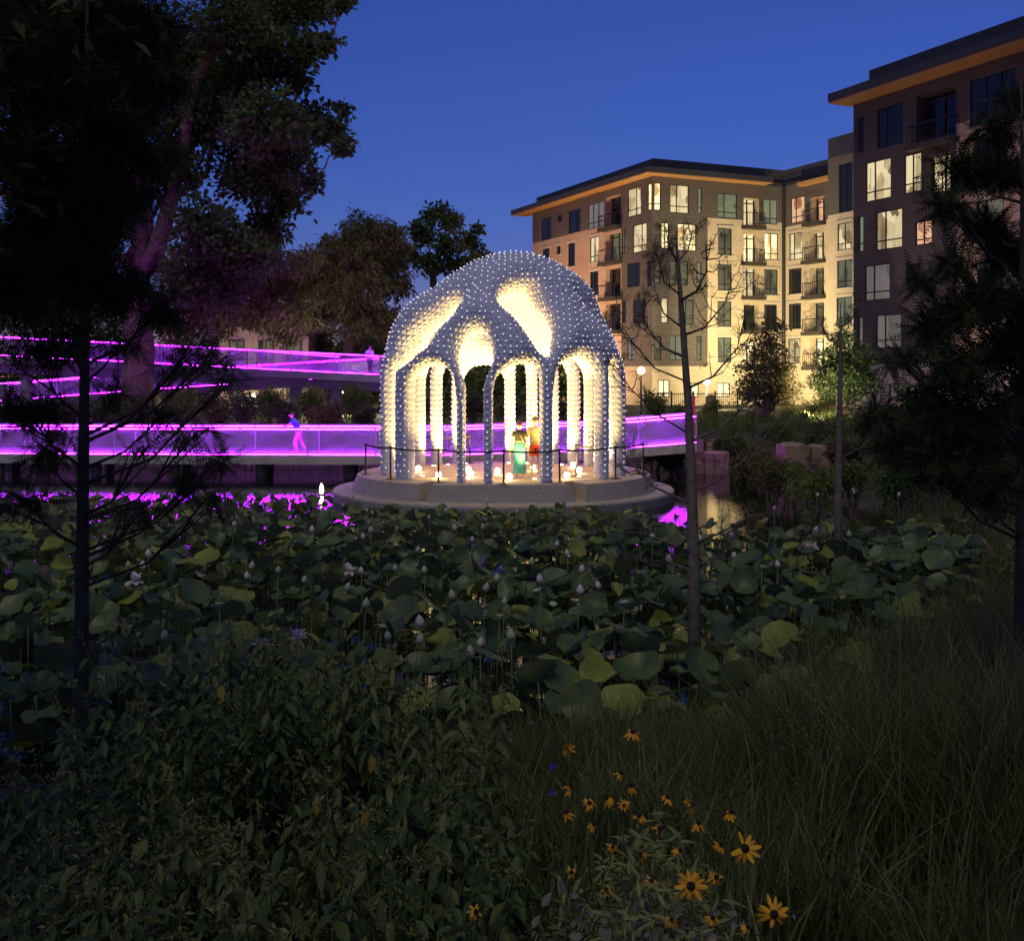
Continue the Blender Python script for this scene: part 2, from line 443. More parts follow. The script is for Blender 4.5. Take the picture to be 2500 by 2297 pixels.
def axis(breaks):
    out = []
    for a, b_, st in breaks:
        out += list(np.arange(a, b_, st))
    return np.array(out + [breaks[-1][1]])
xs = axis([(-900, -120, 60), (-120, -40, 5), (-40, 40, 0.8), (40, 120, 5), (120, 900, 60)])
ys = axis([(-300, -20, 20), (-20, 60, 0.8), (60, 140, 4), (140, 1200, 60)])
GX, GY = np.meshgrid(xs, ys)
GZ = ground_h(GX, GY)
nx, ny = len(xs), len(ys)
idx = np.arange(nx * ny).reshape(ny, nx)
Q = np.stack([idx[:-1, :-1], idx[:-1, 1:], idx[1:, 1:], idx[1:, :-1]], -1).reshape(-1, 4)
g = link('ground', np_mesh('ground', np.stack([GX, GY, GZ], -1).reshape(-1, 3), Q, M_ground, True))
tag(g, kind='structure')
mb = MB(); mb.add([(-75, 8, 0), (14, 8, 0), (14, 56, 0), (-75, 56, 0)], [(0, 1, 2, 3)])
tag(mb.build('water', M_water), kind='structure')

# ------------------------------------------------------------------ platform
PC = Vector((-0.27, 35.6, 0.0))
ZD, ZF = 0.30, 0.775
plat = tag(empty('platform', (PC.x, PC.y, 0)), 'round stepped concrete platform standing in the pond under the lit pavilion', 'platform')
N_ = 96
def ring(r, z, n=N_, c=PC):
    return [Vector((c.x + r * math.cos(2 * math.pi * k / n), c.y + r * math.sin(2 * math.pi * k / n), z)) for k in range(n)]
mb = MB(); mb.loft([ring(5.38, -0.6), ring(5.42, ZD - 0.05), ring(5.38, ZD)])
mb.build('lower_disc', M_conc, plat)
lobes = [(-91, 25, 4.18, 'flat'), (-32, 27, 4.66, 'r'), (30, 29, 4.62, 'r'), (90, 29, 4.5, 'r'), (150, 29, 4.62, 'r'), (212, 27, 4.64, 'r')]
for k, (ac, hw, rr, kind) in enumerate(lobes):
    n = 22
    def out(extra, z):
        P = []
        for i in range(n + 1):
            da = -hw + 2 * hw * i / n
            r = rr / math.cos(R(da)) * (1 - 0.012 * (abs(da) / hw) ** 2) if kind == 'flat' else rr
            r = min(r, 4.62) if kind == 'flat' else r
            a = R(ac + da)
            P.append(Vector((PC.x + (r + extra) * math.cos(a), PC.y + (r + extra) * math.sin(a), z)))
        # inner end, widened or narrowed with the batter
        for i in range(n, -1, -1):
            da = -hw + 2 * hw * i / n
            a = R(ac + da * 0.8)
            P.append(Vector((PC.x + 3.0 * math.cos(a), PC.y + 3.0 * math.sin(a), z)))
        if extra:
            # push side corners outwards
            for j, sgn in ((0, -1), (n, 1)):
                a = R(ac + sgn * hw); tn = Vector((-math.sin(a), math.cos(a), 0)) * sgn
                P[j] = P[j] + tn * extra * 0.9
        return P
    zt = ZF + 0.002 * (k % 2)
    mb = MB(); mb.loft([out(0.20, ZD - 0.02), out(0.015, zt - 0.03), out(0, zt)])
    mb.build('petal_step', M_conc, plat)
mb = MB(); mb.loft([ring(3.80, ZD - 0.02), ring(3.74, ZF + 0.006), ring(3.70, ZF + 0.012)])
mb.build('raised_floor', M_floor, plat)
FLZ = ZF + 0.012

# ------------------------------------------------------------------ pavilion: a thin-ribbed shell from a distance field
PROF = np.array([(3.98, -0.25), (3.98, 2.6), (3.96, 3.1), (3.88, 3.6), (3.72, 4.15), (3.46, 4.7), (3.08, 5.25), (2.58, 5.75), (2.0, 6.27), (1.34, 6.68), (0.68, 6.92), (0.0, 7.0)])
IN = 0.26                                     # mid-surface lies this far inside
tg = np.gradient(PROF, axis=0); tg /= np.linalg.norm(tg, axis=1)[:, None]
nr = np.stack([tg[:, 1], -tg[:, 0]], 1)       # outward normal in (rho, z)
kin = np.clip((PROF[:, 1] - 3.1) / 1.2, 0, 1); kin = kin * kin * (3 - 2 * kin)
MID = PROF - nr * (0.24 + 0.28 * kin)[:, None]
MID[-1, 0] = 0.0
sl_ = np.concatenate([[0], np.cumsum(np.linalg.norm(np.diff(MID, axis=0), axis=1))])
sl_ = sl_ - 0.25 * 1.0                        # s = 0 at the floor
LEAN = 0.38
def to_local(P):
    x = P[:, 0] - PC.x; y = P[:, 1] - PC.y; z = P[:, 2] - FLZ
    k = np.clip((z - 5.0) / 1.1, 0, 1); x = x - LEAN * k * k * (3 - 2 * k)
    c = np.clip((z - 3.4) / 1.4, 0, 1); x = np.where(x > 0, x / (1 - 0.065 * c), x)
    return x, y, z
def prof_sd(rho, z):
    best = np.full(rho.shape, 1e9); s = np.zeros(rho.shape); rr = np.zeros(rho.shape)
    for i in range(len(MID) - 1):
        a = MID[i]; b_ = MID[i + 1]; e = b_ - a; L2 = e @ e
        t = np.clip(((rho - a[0]) * e[0] + (z - a[1]) * e[1]) / L2, 0, 1)
        dx = rho - a[0] - e[0] * t; dz = z - a[1] - e[1] * t
        d = np.hypot(dx, dz)
        mk = d < best
        best = np.where(mk, d, best); s = np.where(mk, sl_[i] + (sl_[i + 1] - sl_[i]) * t, s); rr = np.where(mk, a[0] + e[0] * t, rr)
    return best, s, rr
def ray_theta_s(zx, zy):
    """photo point (in the enlarged crop 780..1680 x 580..) -> angle and arc length on the shell"""
    px = 780 + zx / 2.2344; py = 580 + zy / 2.2344
    d = np.arange(30.5, 36.5, 0.02)
    P = np.stack([(px - CX) / F * d, d, CAMZ - (py - HY) / F * d], 1)
    x, y, z = to_local(P)
    rho = np.hypot(x, y)
    ro = np.interp(z, PROF[:, 1], PROF[:, 0], right=0)
    hit = np.nonzero(rho <= ro)[0]
    i = hit[0] if len(hit) else int(np.argmin(rho - ro))
    _, s, _ = prof_sd(rho[i:i + 1], z[i:i + 1])
    return math.degrees(math.atan2(y[i], x[i])), float(s[0])
TR = {
 'bc': [(462, 1400), (462, 850), (475, 760), (510, 700), (560, 665), (615, 652), (665, 668), (705, 710), (730, 770), (737, 850), (737, 1400)],
 'cd': [(792, 1400), (792, 800), (770, 740), (735, 640), (722, 560), (740, 500), (780, 460), (835, 440), (890, 455), (925, 500), (940, 570), (935, 650), (905, 730), (878, 800), (871, 1400)],
 'de': [(932, 1400), (935, 850), (950, 760), (985, 705), (1040, 665), (1110, 635), (1170, 640), (1215, 690), (1222, 800), (1220, 1400)],
 'oc': [(1000, 300), (1010, 245), (1050, 205), (1120, 185), (1190, 200), (1250, 250), (1285, 330), (1290, 430), (1275, 530), (1252, 600), (1225, 585), (1180, 530), (1130, 465), (1070, 385)],
 'ef': [(1277, 1400), (1280, 850), (1290, 740), (1315, 660), (1360, 605), (1420, 575), (1490, 585), (1535, 640), (1556, 720), (1556, 850), (1554, 1400)],
 'sl': [(735, 285), (715, 335), (675, 395), (610, 470), (565, 550), (500, 595), (440, 635), (408, 630), (400, 590), (440, 520), (520, 430), (600, 365), (680, 305)],
}
OPEN = []
for k, pts in TR.items():
    q = [ray_theta_s(*p) for p in pts]
    if pts[0][1] == 1400:
        q[0] = (q[1][0], -0.6); q[-1] = (q[-2][0], -0.6)
    OPEN.append(([(math.radians(t), s) for t, s in q], {'oc': 0.32, 'sl': 0.42, 'cd': 0.22}.get(k, 0.13)))
def arch(t0, t1, top, wide=0.0):
    """arch opening between two columns standing at angles t0 < t1"""
    Rm = 3.72; g0 = 0.03
    a0 = math.radians(t0) + g0 / Rm; a1 = math.radians(t1) - g0 / Rm
    c = (a0 + a1) / 2; h = (a1 - a0) / 2
    rise = max(h * Rm, 0.55)
    P = [(a0, -0.6)]
    for i in range(13):
        f = math.pi * (1 - i / 12)
        P.append((c + math.cos(f) * h * (1 + wide * math.sin(f)), top - rise + rise * math.sin(f)))
    P.append((a1, -0.6))
    return (P, 0.0)
CA = [-163, -143.5, -109.5, -97, -72, -41, -18, 10, 38, 50, 63, 75, 87, 116, 129, 141, 160, 197]
done = {(-143.5, -109.5), (-109.5, -97), (-97, -72), (-72, -41)}
for a_, b_ in zip(CA[:-1], CA[1:]):
    if (a_, b_) in done: continue
    if a_ == -41: a_ = -38.2
    OPEN.append(arch(a_, b_, 3.75 if b_ - a_ > 15 else 4.3, 0.0 if b_ - a_ > 15 else 0.5))
def blob(tc, sc, ht, hs, skew=0.0):
    return ([(math.radians(tc + ht * math.cos(f) + skew * math.sin(f)), sc + hs * math.sin(f)) for f in np.linspace(0, 2 * math.pi, 17)[:-1]], 0.0)
OPEN += [blob(-22, 5.25, 10, 0.95, -8), blob(27, 5.2, 15, 0.9, 6), blob(101, 5.3, 18, 1.0, 8), blob(152, 5.2, 11, 0.8, -5)]
RT, RN = 0.155, 0.24                          # half size of a rib: along the shell, through the shell
HOODS = [(-126.5, 17), (-84.5, 12.5), (-56.5, 15.5), (-29, 11.5), (101, 14.5)]
def sdf(P):
    x, y, z = to_local(P)
    rho = np.hypot(x, y); th = np.arctan2(y, x)
    # hoods: the shell swells outwards over the crowns of the wide arches and folds in between them
    bz = np.exp(-((z - 3.85) / 0.85) ** 2); bulge = np.zeros(len(P))
    for c_, w_ in HOODS:
        dt = (th - math.radians(c_) + math.pi) % (2 * math.pi) - math.pi
        q_ = np.clip(np.abs(dt) / math.radians(w_), 0, 1)
        bulge = np.maximum(bulge, 0.21 * np.cos(q_ * math.pi / 2) ** 1.5)
    # folds running up towards the crown
    bu = np.exp(-((z - 5.6) / 0.75) ** 2) * np.clip(rho / 1.2, 0, 1)
    rho = rho - bz * bulge - bu * 0.13 * np.cos(5 * th + 1.1)
    a, s, rr = prof_sd(rho, z)
    hole = np.full(len(P), -2.0)
    near = a < 1.2
    idn = np.nonzero(near)[0]
    for poly, dil in OPEN:
        tcn = sum(p[0] for p in poly) / len(poly)
        smin = min(p[1] for p in poly) - 0.6; smax = max(p[1] for p in poly) + 0.6
        tw = max(abs(p[0] - tcn) for p in poly)
        dt = (th[idn] - tcn + math.pi) % (2 * math.pi) - math.pi
        rs = np.maximum(rr[idn], 0.05)
        sel = (s[idn] > smin) & (s[idn] < smax) & (np.abs(dt) * rs < tw * rs + 0.6)
        ii = idn[sel]
        if not len(ii): continue
        dt = dt[sel]; r_ = rs[sel]; sv = s[ii]
        d2 = np.full(len(ii), 1e9); ins = np.zeros(len(ii), bool)
        px = dt * r_; py = sv
        n = len(poly)
        for k in range(n):
            ax = (poly[k][0] - tcn) * r_; ay = poly[k][1]; bx = (poly[(k + 1) % n][0] - tcn) * r_; by = poly[(k + 1) % n][1]
            ex = bx - ax; ey = by - ay; wx = px - ax; wy = py - ay
            t = np.clip((wx * ex + wy * ey) / np.maximum(ex * ex + ey * ey, 1e-9), 0, 1)
            d2 = np.minimum(d2, (wx - ex * t) ** 2 + (wy - ey * t) ** 2)
            if ay != by:
                c = (ay > py) != (by > py)
                ins ^= c & (px < ax + (py - ay) / (by - ay) * ex)
        d = np.sqrt(d2); d = np.where(ins, d, -d) + dil
        hole[ii] = np.maximum(hole[ii], d)
    k = np.clip((s - 3.2) / 1.3, 0, 1); k = k * k * (3 - 2 * k)
    rt = RT + 0.36 * k; rn = RN + 0.30 * k
    hole = hole + 0.26 * k
    q = np.sqrt((a / rn) ** 2 + (np.maximum(hole, 0) / rt) ** 2)
    return (q - 1) * RT

def surface_nets(lo, hi, h):
    ax = [np.arange(lo[i], hi[i] + h, h) for i in range(3)]
    X, Y, Z = np.meshgrid(*ax, indexing='ij')
    f = sdf(np.stack([X, Y, Z], -1).reshape(-1, 3)).reshape(X.shape)
    f = np.where(f == 0, 1e-6, f)
    sg = f < 0
    n = f.shape
    acc = np.zeros((n[0] - 1, n[1] - 1, n[2] - 1, 3)); cnt = np.zeros(acc.shape[:3])
    for axd in range(3):
        o = [i for i in range(3) if i != axd]
        s0 = [slice(None)] * 3; s1 = [slice(None)] * 3
        s0[axd] = slice(0, -1); s1[axd] = slice(1, None)
        f0 = f[tuple(s0)]; f1 = f[tuple(s1)]
        cr = (f0 < 0) != (f1 < 0)
        t = np.where(cr, f0 / np.where(f0 == f1, 1, f0 - f1), 0)
        for i in (0, 1):
            for j in (0, 1):
                sl = [None] * 3
                sl[axd] = slice(None)
                sl[o[0]] = slice(i, n[o[0]] - 1 + i); sl[o[1]] = slice(j, n[o[1]] - 1 + j)
                c = cr[tuple(sl)]
                p = np.zeros(c.shape + (3,)); p[..., axd] = t[tuple(sl)]; p[..., o[0]] = i; p[..., o[1]] = j
                acc += np.where(c[..., None], p, 0); cnt += c
    act = cnt > 0
    vid = np.full(act.shape, -1); vid[act] = np.arange(act.sum())
    I = np.argwhere(act)
    V = (I + acc[act] / cnt[act][:, None]) * h + np.array(lo)
    quads = []
    for axd in range(3):
        o = [i for i in range(3) if i != axd]
        s0 = [slice(1, -1)] * 3; s1 = [slice(1, -1)] * 3
        s0[axd] = slice(0, -1); s1[axd] = slice(1, None)
        cr = sg[tuple(s0)] != sg[tuple(s1)]
        E = np.argwhere(cr)
        neg = sg[tuple(s0)][cr]
        base = E.copy()
        for k in o: base[:, k] += 1
        def cell(di, dj):
            c = base.copy(); c[:, o[0]] -= di; c[:, o[1]] -= dj
            return vid[c[:, 0], c[:, 1], c[:, 2]]
        q = np.stack([cell(1, 1), cell(0, 1), cell(0, 0), cell(1, 0)], 1)
        flip = neg if axd != 1 else ~neg
        q[~flip] = q[~flip][:, ::-1]
        quads.append(q)
    Q = np.concatenate(quads)
    return V, Q[(Q >= 0).all(1)]

PH = 0.175
V, Q = surface_nets((PC.x - 4.5, PC.y - 4.5, FLZ - 0.12), (PC.x + 4.5, PC.y + 4.5, FLZ + 7.2), PH)
def relax(V, Q, it):
    e = np.concatenate([Q[:, [0, 1]], Q[:, [1, 2]], Q[:, [2, 3]], Q[:, [3, 0]]])
    e = np.concatenate([e, e[:, ::-1]])
    deg = np.bincount(e[:, 0], minlength=len(V))[:, None]
    zfix = V[:, 2] < FLZ - 0.02
    for _ in range(it):
        A = np.zeros_like(V)
        for k in range(3): A[:, k] = np.bincount(e[:, 0], weights=V[e[:, 1], k], minlength=len(V))
        A /= np.maximum(deg, 1)
        N = V * 0.4 + A * 0.6
        N[zfix] = V[zfix]
        for _p in range(1):
            h = 0.02
            f0 = sdf(N)
            gr = np.stack([(sdf(N + np.eye(3)[k] * h) - f0) / h for k in range(3)], 1)
            g2 = np.maximum((gr ** 2).sum(1), 0.15)
            st = np.clip(f0 / g2, -0.1, 0.1)[:, None] * gr
            st[zfix] = 0
            N = N - st
        V = N
    return V
V = relax(V, Q, 3)
V = V + np.random.default_rng(3).normal(0, 0.02, V.shape) * (V[:, 2:3] > FLZ)
V = relax(V, Q, 1)
qc = V[Q].mean(1)
qn = np.cross(V[Q[:, 2]] - V[Q[:, 0]], V[Q[:, 3]] - V[Q[:, 1]])
qa = np.linalg.norm(qn, axis=1) / 2
qn /= np.maximum(np.linalg.norm(qn, axis=1), 1e-9)[:, None]
apex = qc + qn * (np.where(qc[:, 2] < FLZ + 3.1, 0.18, 0.28) * np.sqrt(qa))[:, None]
pav = tag(empty('pavilion', (PC.x, PC.y, FLZ)), 'white domed lattice pavilion of pyramid panels glowing warm inside, studded with dots of light', 'pavilion')
# which panels show largest: outward, towards the camera
vw = np.array([0, 0, CAMZ]) - qc; vd = np.linalg.norm(vw, axis=1)
face = (qn * vw).sum(1) / vd * qa / vd ** 2
outward = (qn[:, 0] * (qc[:, 0] - PC.x) + qn[:, 1] * (qc[:, 1] - PC.y)) + np.maximum(qn[:, 2], 0) * 2 > 0.9
order = np.argsort(-(face * (qc[:, 1] < PC.y - 0.8) * outward))
big = set(order[:300].tolist())
rest = np.array([i for i in range(len(Q)) if i not in big])
def pyr(ids):
    Vn = np.concatenate([V, apex]); a = len(V) + ids
    q = Q[ids]
    T = np.concatenate([np.stack([q[:, k], q[:, (k + 1) % 4], a], 1) for k in range(4)])
    used, inv = np.unique(T, return_inverse=True)
    return Vn[used], inv.reshape(T.shape)
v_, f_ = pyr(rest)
o = link('panel_shell', np_mesh('panel_shell', v_, f_, M_duskpanel), pav); o['kind'] = 'stuff'
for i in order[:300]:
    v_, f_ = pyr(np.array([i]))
    link('panel', np_mesh('panel', v_, f_, M_duskpanel), pav)
# light dots on the tips of the outward panels
cand = np.nonzero(outward & (qc[:, 2] > FLZ + 0.15))[0]
np.random.default_rng(5).shuffle(cand)
cells = {}; di = []
for i in cand:
    p = apex[i]; ck = tuple((p / 0.155).astype(int)); ok = True
    for ax_ in (-1, 0, 1):
        for ay_ in (-1, 0, 1):
            for az_ in (-1, 0, 1):
                for q in cells.get((ck[0] + ax_, ck[1] + ay_, ck[2] + az_), ()):
                    if ((q - p) ** 2).sum() < 0.155 ** 2: ok = False
    if ok: cells.setdefault(ck, []).append(p); di.append(i)
di = np.array(di)
ov = np.array([(1, 0, 0), (-1, 0, 0), (0, 1, 0), (0, -1, 0), (0, 0, 1), (0, 0, -1)]) * 0.0215
of = np.array([(0, 2, 4), (2, 1, 4), (1, 3, 4), (3, 0, 4), (2, 0, 5), (1, 2, 5), (3, 1, 5), (0, 3, 5)])
DV = (apex[di][:, None, :] + ov[None]).reshape(-1, 3)
DF = (of[None] + (np.arange(len(di)) * 6)[:, None, None]).reshape(-1, 3)
o = link('dot_lights', np_mesh('dot_lights', DV, DF, M_dot), pav); o['kind'] = 'stuff'
print('pavilion quads', len(Q), 'dots', len(di))

# uplights set in the floor behind the columns, and the glowing globes that lie on the floor
upl = None
for k, a_ in enumerate(CA[:-1]):
    rr = 3.05
    p = Vector((PC.x + rr * math.cos(R(a_)), PC.y + rr * math.sin(R(a_)), FLZ))
    r0 = empty('floor_uplight', p)
    mb = MB(); mb.lathe(p, [(0.075, 0.0), (0.075, 0.03), (0.06, 0.036)], 12); mb.build('housing', M_steel, r0)
    mb = MB(); mb.lathe(p, [(0.055, 0.036), (0.05, 0.046), (0.001, 0.05)], 12); mb.build('lens', M_globe, r0)
    tag(r0, 'small round uplight on the pavilion floor beside a column foot', 'floor light', 'uplights around the pavilion floor')
    aim = Vector((PC.x + 2.2 * math.cos(R(a_)), PC.y + 2.2 * math.sin(R(a_)), FLZ + 6))
    lamp('uplight_lamp', p + Vector((0, 0, 0.09)), UPW, (1.0, 0.68, 0.17), 0.06, 'SPOT', aim, 125, r0, 0.5)
gl = [(540, 1262), (812, 1266), (826, 1290), (972, 1275), (1035, 1306), (1165, 1256), (1350, 1299), (1383, 1241), (1415, 1270), (650, 1296)]
for zx, zy in gl:
    px = 780 + zx / 2.2344; py = 580 + zy / 2.2344
    d = dist_for(py, FLZ + 0.10)
    p = pix(px, py, d); p.z = FLZ
    r0 = empty('globe_lamp', p)
    mb = MB(); mb.lathe(p, [(0.05, 0), (0.05, 0.03), (0.035, 0.035)], 10); mb.build('base', M_black, r0)
    mb = MB(); mb.lathe(p, [(0.02, 0.035)] + [(0.085 * math.sin(math.pi * (0.1 + 0.88 * i / 8)), 0.115 - 0.085 * math.cos(math.pi * (0.1 + 0.88 * i / 8))) for i in range(9)], 12)
    mb.build('globe', M_globe, r0, True)
    tag(r0, 'glowing round globe lamp lying on the pavilion floor', 'lamp', 'globe lamps on the pavilion floor')

# ------------------------------------------------------------------ belt barrier posts
posts = [(252, 1292), (388, 1318), (655, 1333), (1005, 1344), (1310, 1338), (1615, 1314), (1765, 1288)]
pw = []
for zx, zy in posts:
    px = 780 + zx / 2.2344; py = 580 + zy / 2.2344
    p = pix(px, py, dist_for(py, FLZ)); p.z = FLZ
    v = p - PC; v.z = 0
    ang = math.atan2(v.y, v.x); r_ = min(max(v.length, 3.95), 4.5)
    if zx in (655, 1005, 1310): r_ = min(r_, 4.12)
    pw.append(Vector((PC.x + r_ * math.cos(ang), PC.y + r_ * math.sin(ang), FLZ)))
back = [(1400, 1300), (540, 1234), (820, 1206), (1205, 1297)]
def post(p, nxt, label, group=None):
    r0 = empty('barrier_post', p)
    mb = MB(); mb.lathe(p, [(0.15, 0), (0.15, 0.012), (0.06, 0.03), (0.03, 0.045)], 16); mb.build('base', M_black, r0)
    mb = MB(); mb.tube([p + Vector((0, 0, 0.03)), p + Vector((0, 0, 0.93))], 0.028, 10); mb.build('pole', M_black, r0)
    mb = MB(); mb.lathe(p + Vector((0, 0, 0.90)), [(0.034, 0), (0.04, 0.01), (0.04, 0.07), (0.03, 0.08)], 12); mb.build('belt_head', M_black, r0)
    if nxt is not None:
        a = p + Vector((0, 0, 0.935)); b_ = nxt + Vector((0, 0, 0.935)); mb = MB()
        pts = [a.lerp(b_, t / 6) - Vector((0, 0, 0.05 * math.sin(math.pi * t / 6))) for t in range(7)]
        for q0, q1 in zip(pts[:-1], pts[1:]): mb.bar(q0, q1, 0.008, 0.05)
        mb.build('belt', M_belt, r0)
    tag(r0, label, 'barrier post', group)
for i, p in enumerate(pw):
    post(p, pw[i + 1] if i + 1 < len(pw) else None, 'black belt barrier post on the rim of the pavilion platform', 'belt barrier posts around the platform')
bp_ = []
for zx, zy in back[:3]:
    px = 780 + zx / 2.2344; py = 580 + zy / 2.2344
    p = pix(px, py, min(dist_for(py, FLZ), 39.0)); p.z = FLZ; bp_.append(p)
post(bp_[0], pw[5], 'black belt barrier post inside the pavilion beside a globe lamp', 'belt barrier posts inside the pavilion')
post(bp_[1], bp_[2], 'black belt barrier post inside the pavilion between the rear columns', 'belt barrier posts inside the pavilion')
post(bp_[2], None, 'black belt barrier post inside the pavilion by the bridge entrance', 'belt barrier posts inside the pavilion')

# ------------------------------------------------------------------ footbridges with purple light strips
LEDC = (0.42, 0.03, 1.0)
def mesh_panel_mesh(L, H, step=0.13):
    mb = MB()
    h = step * 0.55
    k = L / (2 * 1.0)
    slope = 0.55
    dx = H / slope
    x = -dx
    while x < L:
        for sg in (1, -1):
            a0, b0 = (x, 0.0), (x + dx, H)
            if sg < 0: a0, b0 = (x, H), (x + dx, 0.0)
            # clip to 0..L
            def at(t): return (a0[0] + (b0[0] - a0[0]) * t, a0[1] + (b0[1] - a0[1]) * t)
            t0 = max(0, (0 - a0[0]) / dx); t1 = min(1, (L - a0[0]) / dx)
            if t1 - t0 > 0.02:
                p, q = at(t0), at(t1)
                w = 0.010
                k_ = 0.010 * sg
                mb.add([(p[0], -k_ * 1.0, p[1] - w), (q[0], -k_, q[1] - w), (q[0], k_, q[1] + w), (p[0], k_, p[1] + w)], [(0, 1, 2, 3)])
        x += step
    return mb
PANEL_CACHE = {}
def railing(parent, a, b, n, inward, H=1.06, led=True, foot=True, step=0.13, ledm=None):
    """a run of railing from a to b: posts, top rail, mesh panels, LED strips; inward = side of the deck"""
    a = Vector(a); b = Vector(b); run = b - a
    L = run.length / n; rz = math.atan2(run.y, run.x); pitch = math.atan2(run.z, math.hypot(run.x, run.y))
    for i in range(n + 1):
        p = a + run * (i / n)
        mb = MB(); mb.box(p + Vector((0, 0, H / 2 - 0.06)), (0.05, 0.07, H + 0.08), rz); mb.build('rail_post', M_steel, parent)
    key = (round(L, 3), step)
    if key not in PANEL_CACHE:
        PANEL_CACHE[key] = mesh_panel_mesh(L - 0.06, H - 0.16, step).mesh('mesh_panel', M_mesh)
    M = Matrix.Rotation(rz, 4, 'Z') @ Matrix.Rotation(-pitch, 4, 'Y')
    for i in range(n):
        p = a + run * (i / n) + run.normalized() * 0.03 + Vector((0, 0, 0.07))
        o = link('mesh_panel', PANEL_CACHE[key], parent)
        o.matrix_parent_inverse = parent.matrix_basis.inverted()
        o.matrix_basis = Matrix.Translation(p) @ M
        # panel edge frame
        fr = MB(); fr.bar((0, 0, 0), (L - 0.06, 0, 0), 0.025); fr.bar((0, 0, H - 0.16), (L - 0.06, 0, H - 0.16), 0.025)
        f = link('panel_frame', fr.mesh('panel_frame', M_steel), o); f.matrix_parent_inverse = Matrix.Identity(4)
    up = Vector((0, 0, H))
    mb = MB(); mb.bar(a + up, b + up, 0.10, 0.05); mb.build('handrail', M_steel, parent)
    if led:
        iv = Vector(inward).normalized()
        q = iv * 0.02 + Vector((0, 0, -0.055))
        mb = MB(); mb.bar(a + up + q, b + up + q, 0.024, 0.024)
        mb.build('light_strip', ledm or M_led, parent)
        if foot:
            q = iv * 0.06 + Vector((0, 0, 0.045))
            mb = MB(); mb.bar(a + q, b + q, 0.022, 0.022)
            mb.build('light_strip', ledm or M_led, parent)

def deck_run(parent, pts, width, th, fascia=True):
    """pts: centre points of the near edge; width towards +Y"""
    for a, b in zip(pts[:-1], pts[1:]):
        a = Vector(a); b = Vector(b); off = Vector((0, width, 0))
        mb = MB()
        z = Vector((0, 0, 0.10))
        mb.add([a - z, b - z, b + off - z, a + off - z, a, b, b + off, a + off], [(0, 3, 2, 1), (4, 5, 6, 7), (0, 1, 5, 4), (2, 3, 7, 6), (1, 2, 6, 5), (3, 0, 4, 7)])
        mb.build('deck', M_deck, parent)
        for o_ in (Vector((0, -0.09, 0)), Vector((0, width + 0.09, 0))):
            mb = MB(); mb.bar(a + o_ + Vector((0, 0, -th / 2 + 0.02)), b + o_ + Vector((0, 0, -th / 2 + 0.02)), 0.16, th)
            mb.build('edge_beam', M_fascia, parent)

# lower bridge, at the level of the platform
lowb = tag(empty('footbridge', (-20, 42.2, 0)), 'low footbridge with mesh railings and purple light strips crossing the pond behind the pavilion', 'bridge')
LP = [(-27, 43.6, 0.80), (-13, 42.6, 0.80), (-2.6, 42.2, 0.80), (3.2, 42.1, 0.98), (6.9, 41.6, 1.32)]
deck_run(lowb, LP, 2.5, 0.34)
for i, (a, b) in enumerate(zip(LP[:-1], LP[1:])):
    n = max(2, int(round((Vector(b) - Vector(a)).length / 2.35)))
    railing(lowb, a, b, n, (0, 1, 0))
    railing(lowb, (a[0], a[1] + 2.5, a[2]), (b[0], b[1] + 2.5, b[2]), n, (0, -1, 0), foot=False, step=0.13)
for x in (-24, -20, -16.2, -13.0, -9.7, -6.3, -4.2):
    for y in (42.9, 44.4):
        yy = y + (0.4 if x < -14 else 0)
        mb = MB(); mb.tube([(x, yy, -0.9), (x, yy, 0.5)], 0.20 if y < 43.5 else 0.16, 10); mb.build('pile', M_pile, lowb)
    mb = MB(); mb.box((x, 43.75 + (0.4 if x < -14 else 0), 0.58), (0.35, 2.3, 0.20)); mb.build('cross_beam', M_pile, lowb)

# upper walkway with its switchback
upb = tag(empty('elevated_walkway', (-16, 64, 1.2)), 'raised switchback walkway on columns with purple lit mesh railings beside the trees', 'bridge')
UP = [(-29.5, 62.0, 4.98), (-22, 62.0, 4.60), (-14.8, 62.0, 4.22), (-7.4, 62.0, 3.86)]
deck_run(upb, UP, 2.4, 0.42)
for a, b in zip(UP[:-1], UP[1:]):
    railing(upb, a, b, 3, (0, 1, 0), H=1.12, step=0.16, ledm=M_led2)
    railing(upb, (a[0], a[1] + 2.4, a[2]), (b[0] - (2.6 if b[0] > -8 else 0), b[1] + 2.4, b[2]), 3, (0, -1, 0), H=1.12, foot=False, step=0.16, ledm=M_led2)
UQ = [(-31, 66.0, 2.25), (-22, 66.0, 2.95), (-14.8, 66.0, 3.42), (-7.4, 66.0, 3.85)]
deck_run(upb, UQ, 2.3, 0.42)
for a, b in zip(UQ[:-1], UQ[1:]):
    railing(upb, a, b, 3, (0, 1, 0), H=1.12, step=0.16, ledm=M_led2)
    railing(upb, (a[0], a[1] + 2.3, a[2]), (b[0], b[1] + 2.3, b[2]), 3, (0, -1, 0), H=1.12, foot=False, step=0.16, ledm=M_led2)
mb = MB(); mb.box((-8.6, 65.3, 3.78), (2.6, 6.4, 0.12)); mb.build('landing', M_deck, upb)
railing(upb, (-7.35, 62.0, 3.86), (-7.35, 68.3, 3.86), 3, (-1, 0, 0), H=1.12, step=0.16, ledm=M_led2)
mb = MB()
for a, b in zip(UP[:-1], UP[1:]):
    mb.bar(Vector(a) + Vector((0, 1.2, -0.68)), Vector(b) + Vector((0, 1.2, -0.68)), 1.5, 0.5)
mb.build('girder', M_fascia, upb)
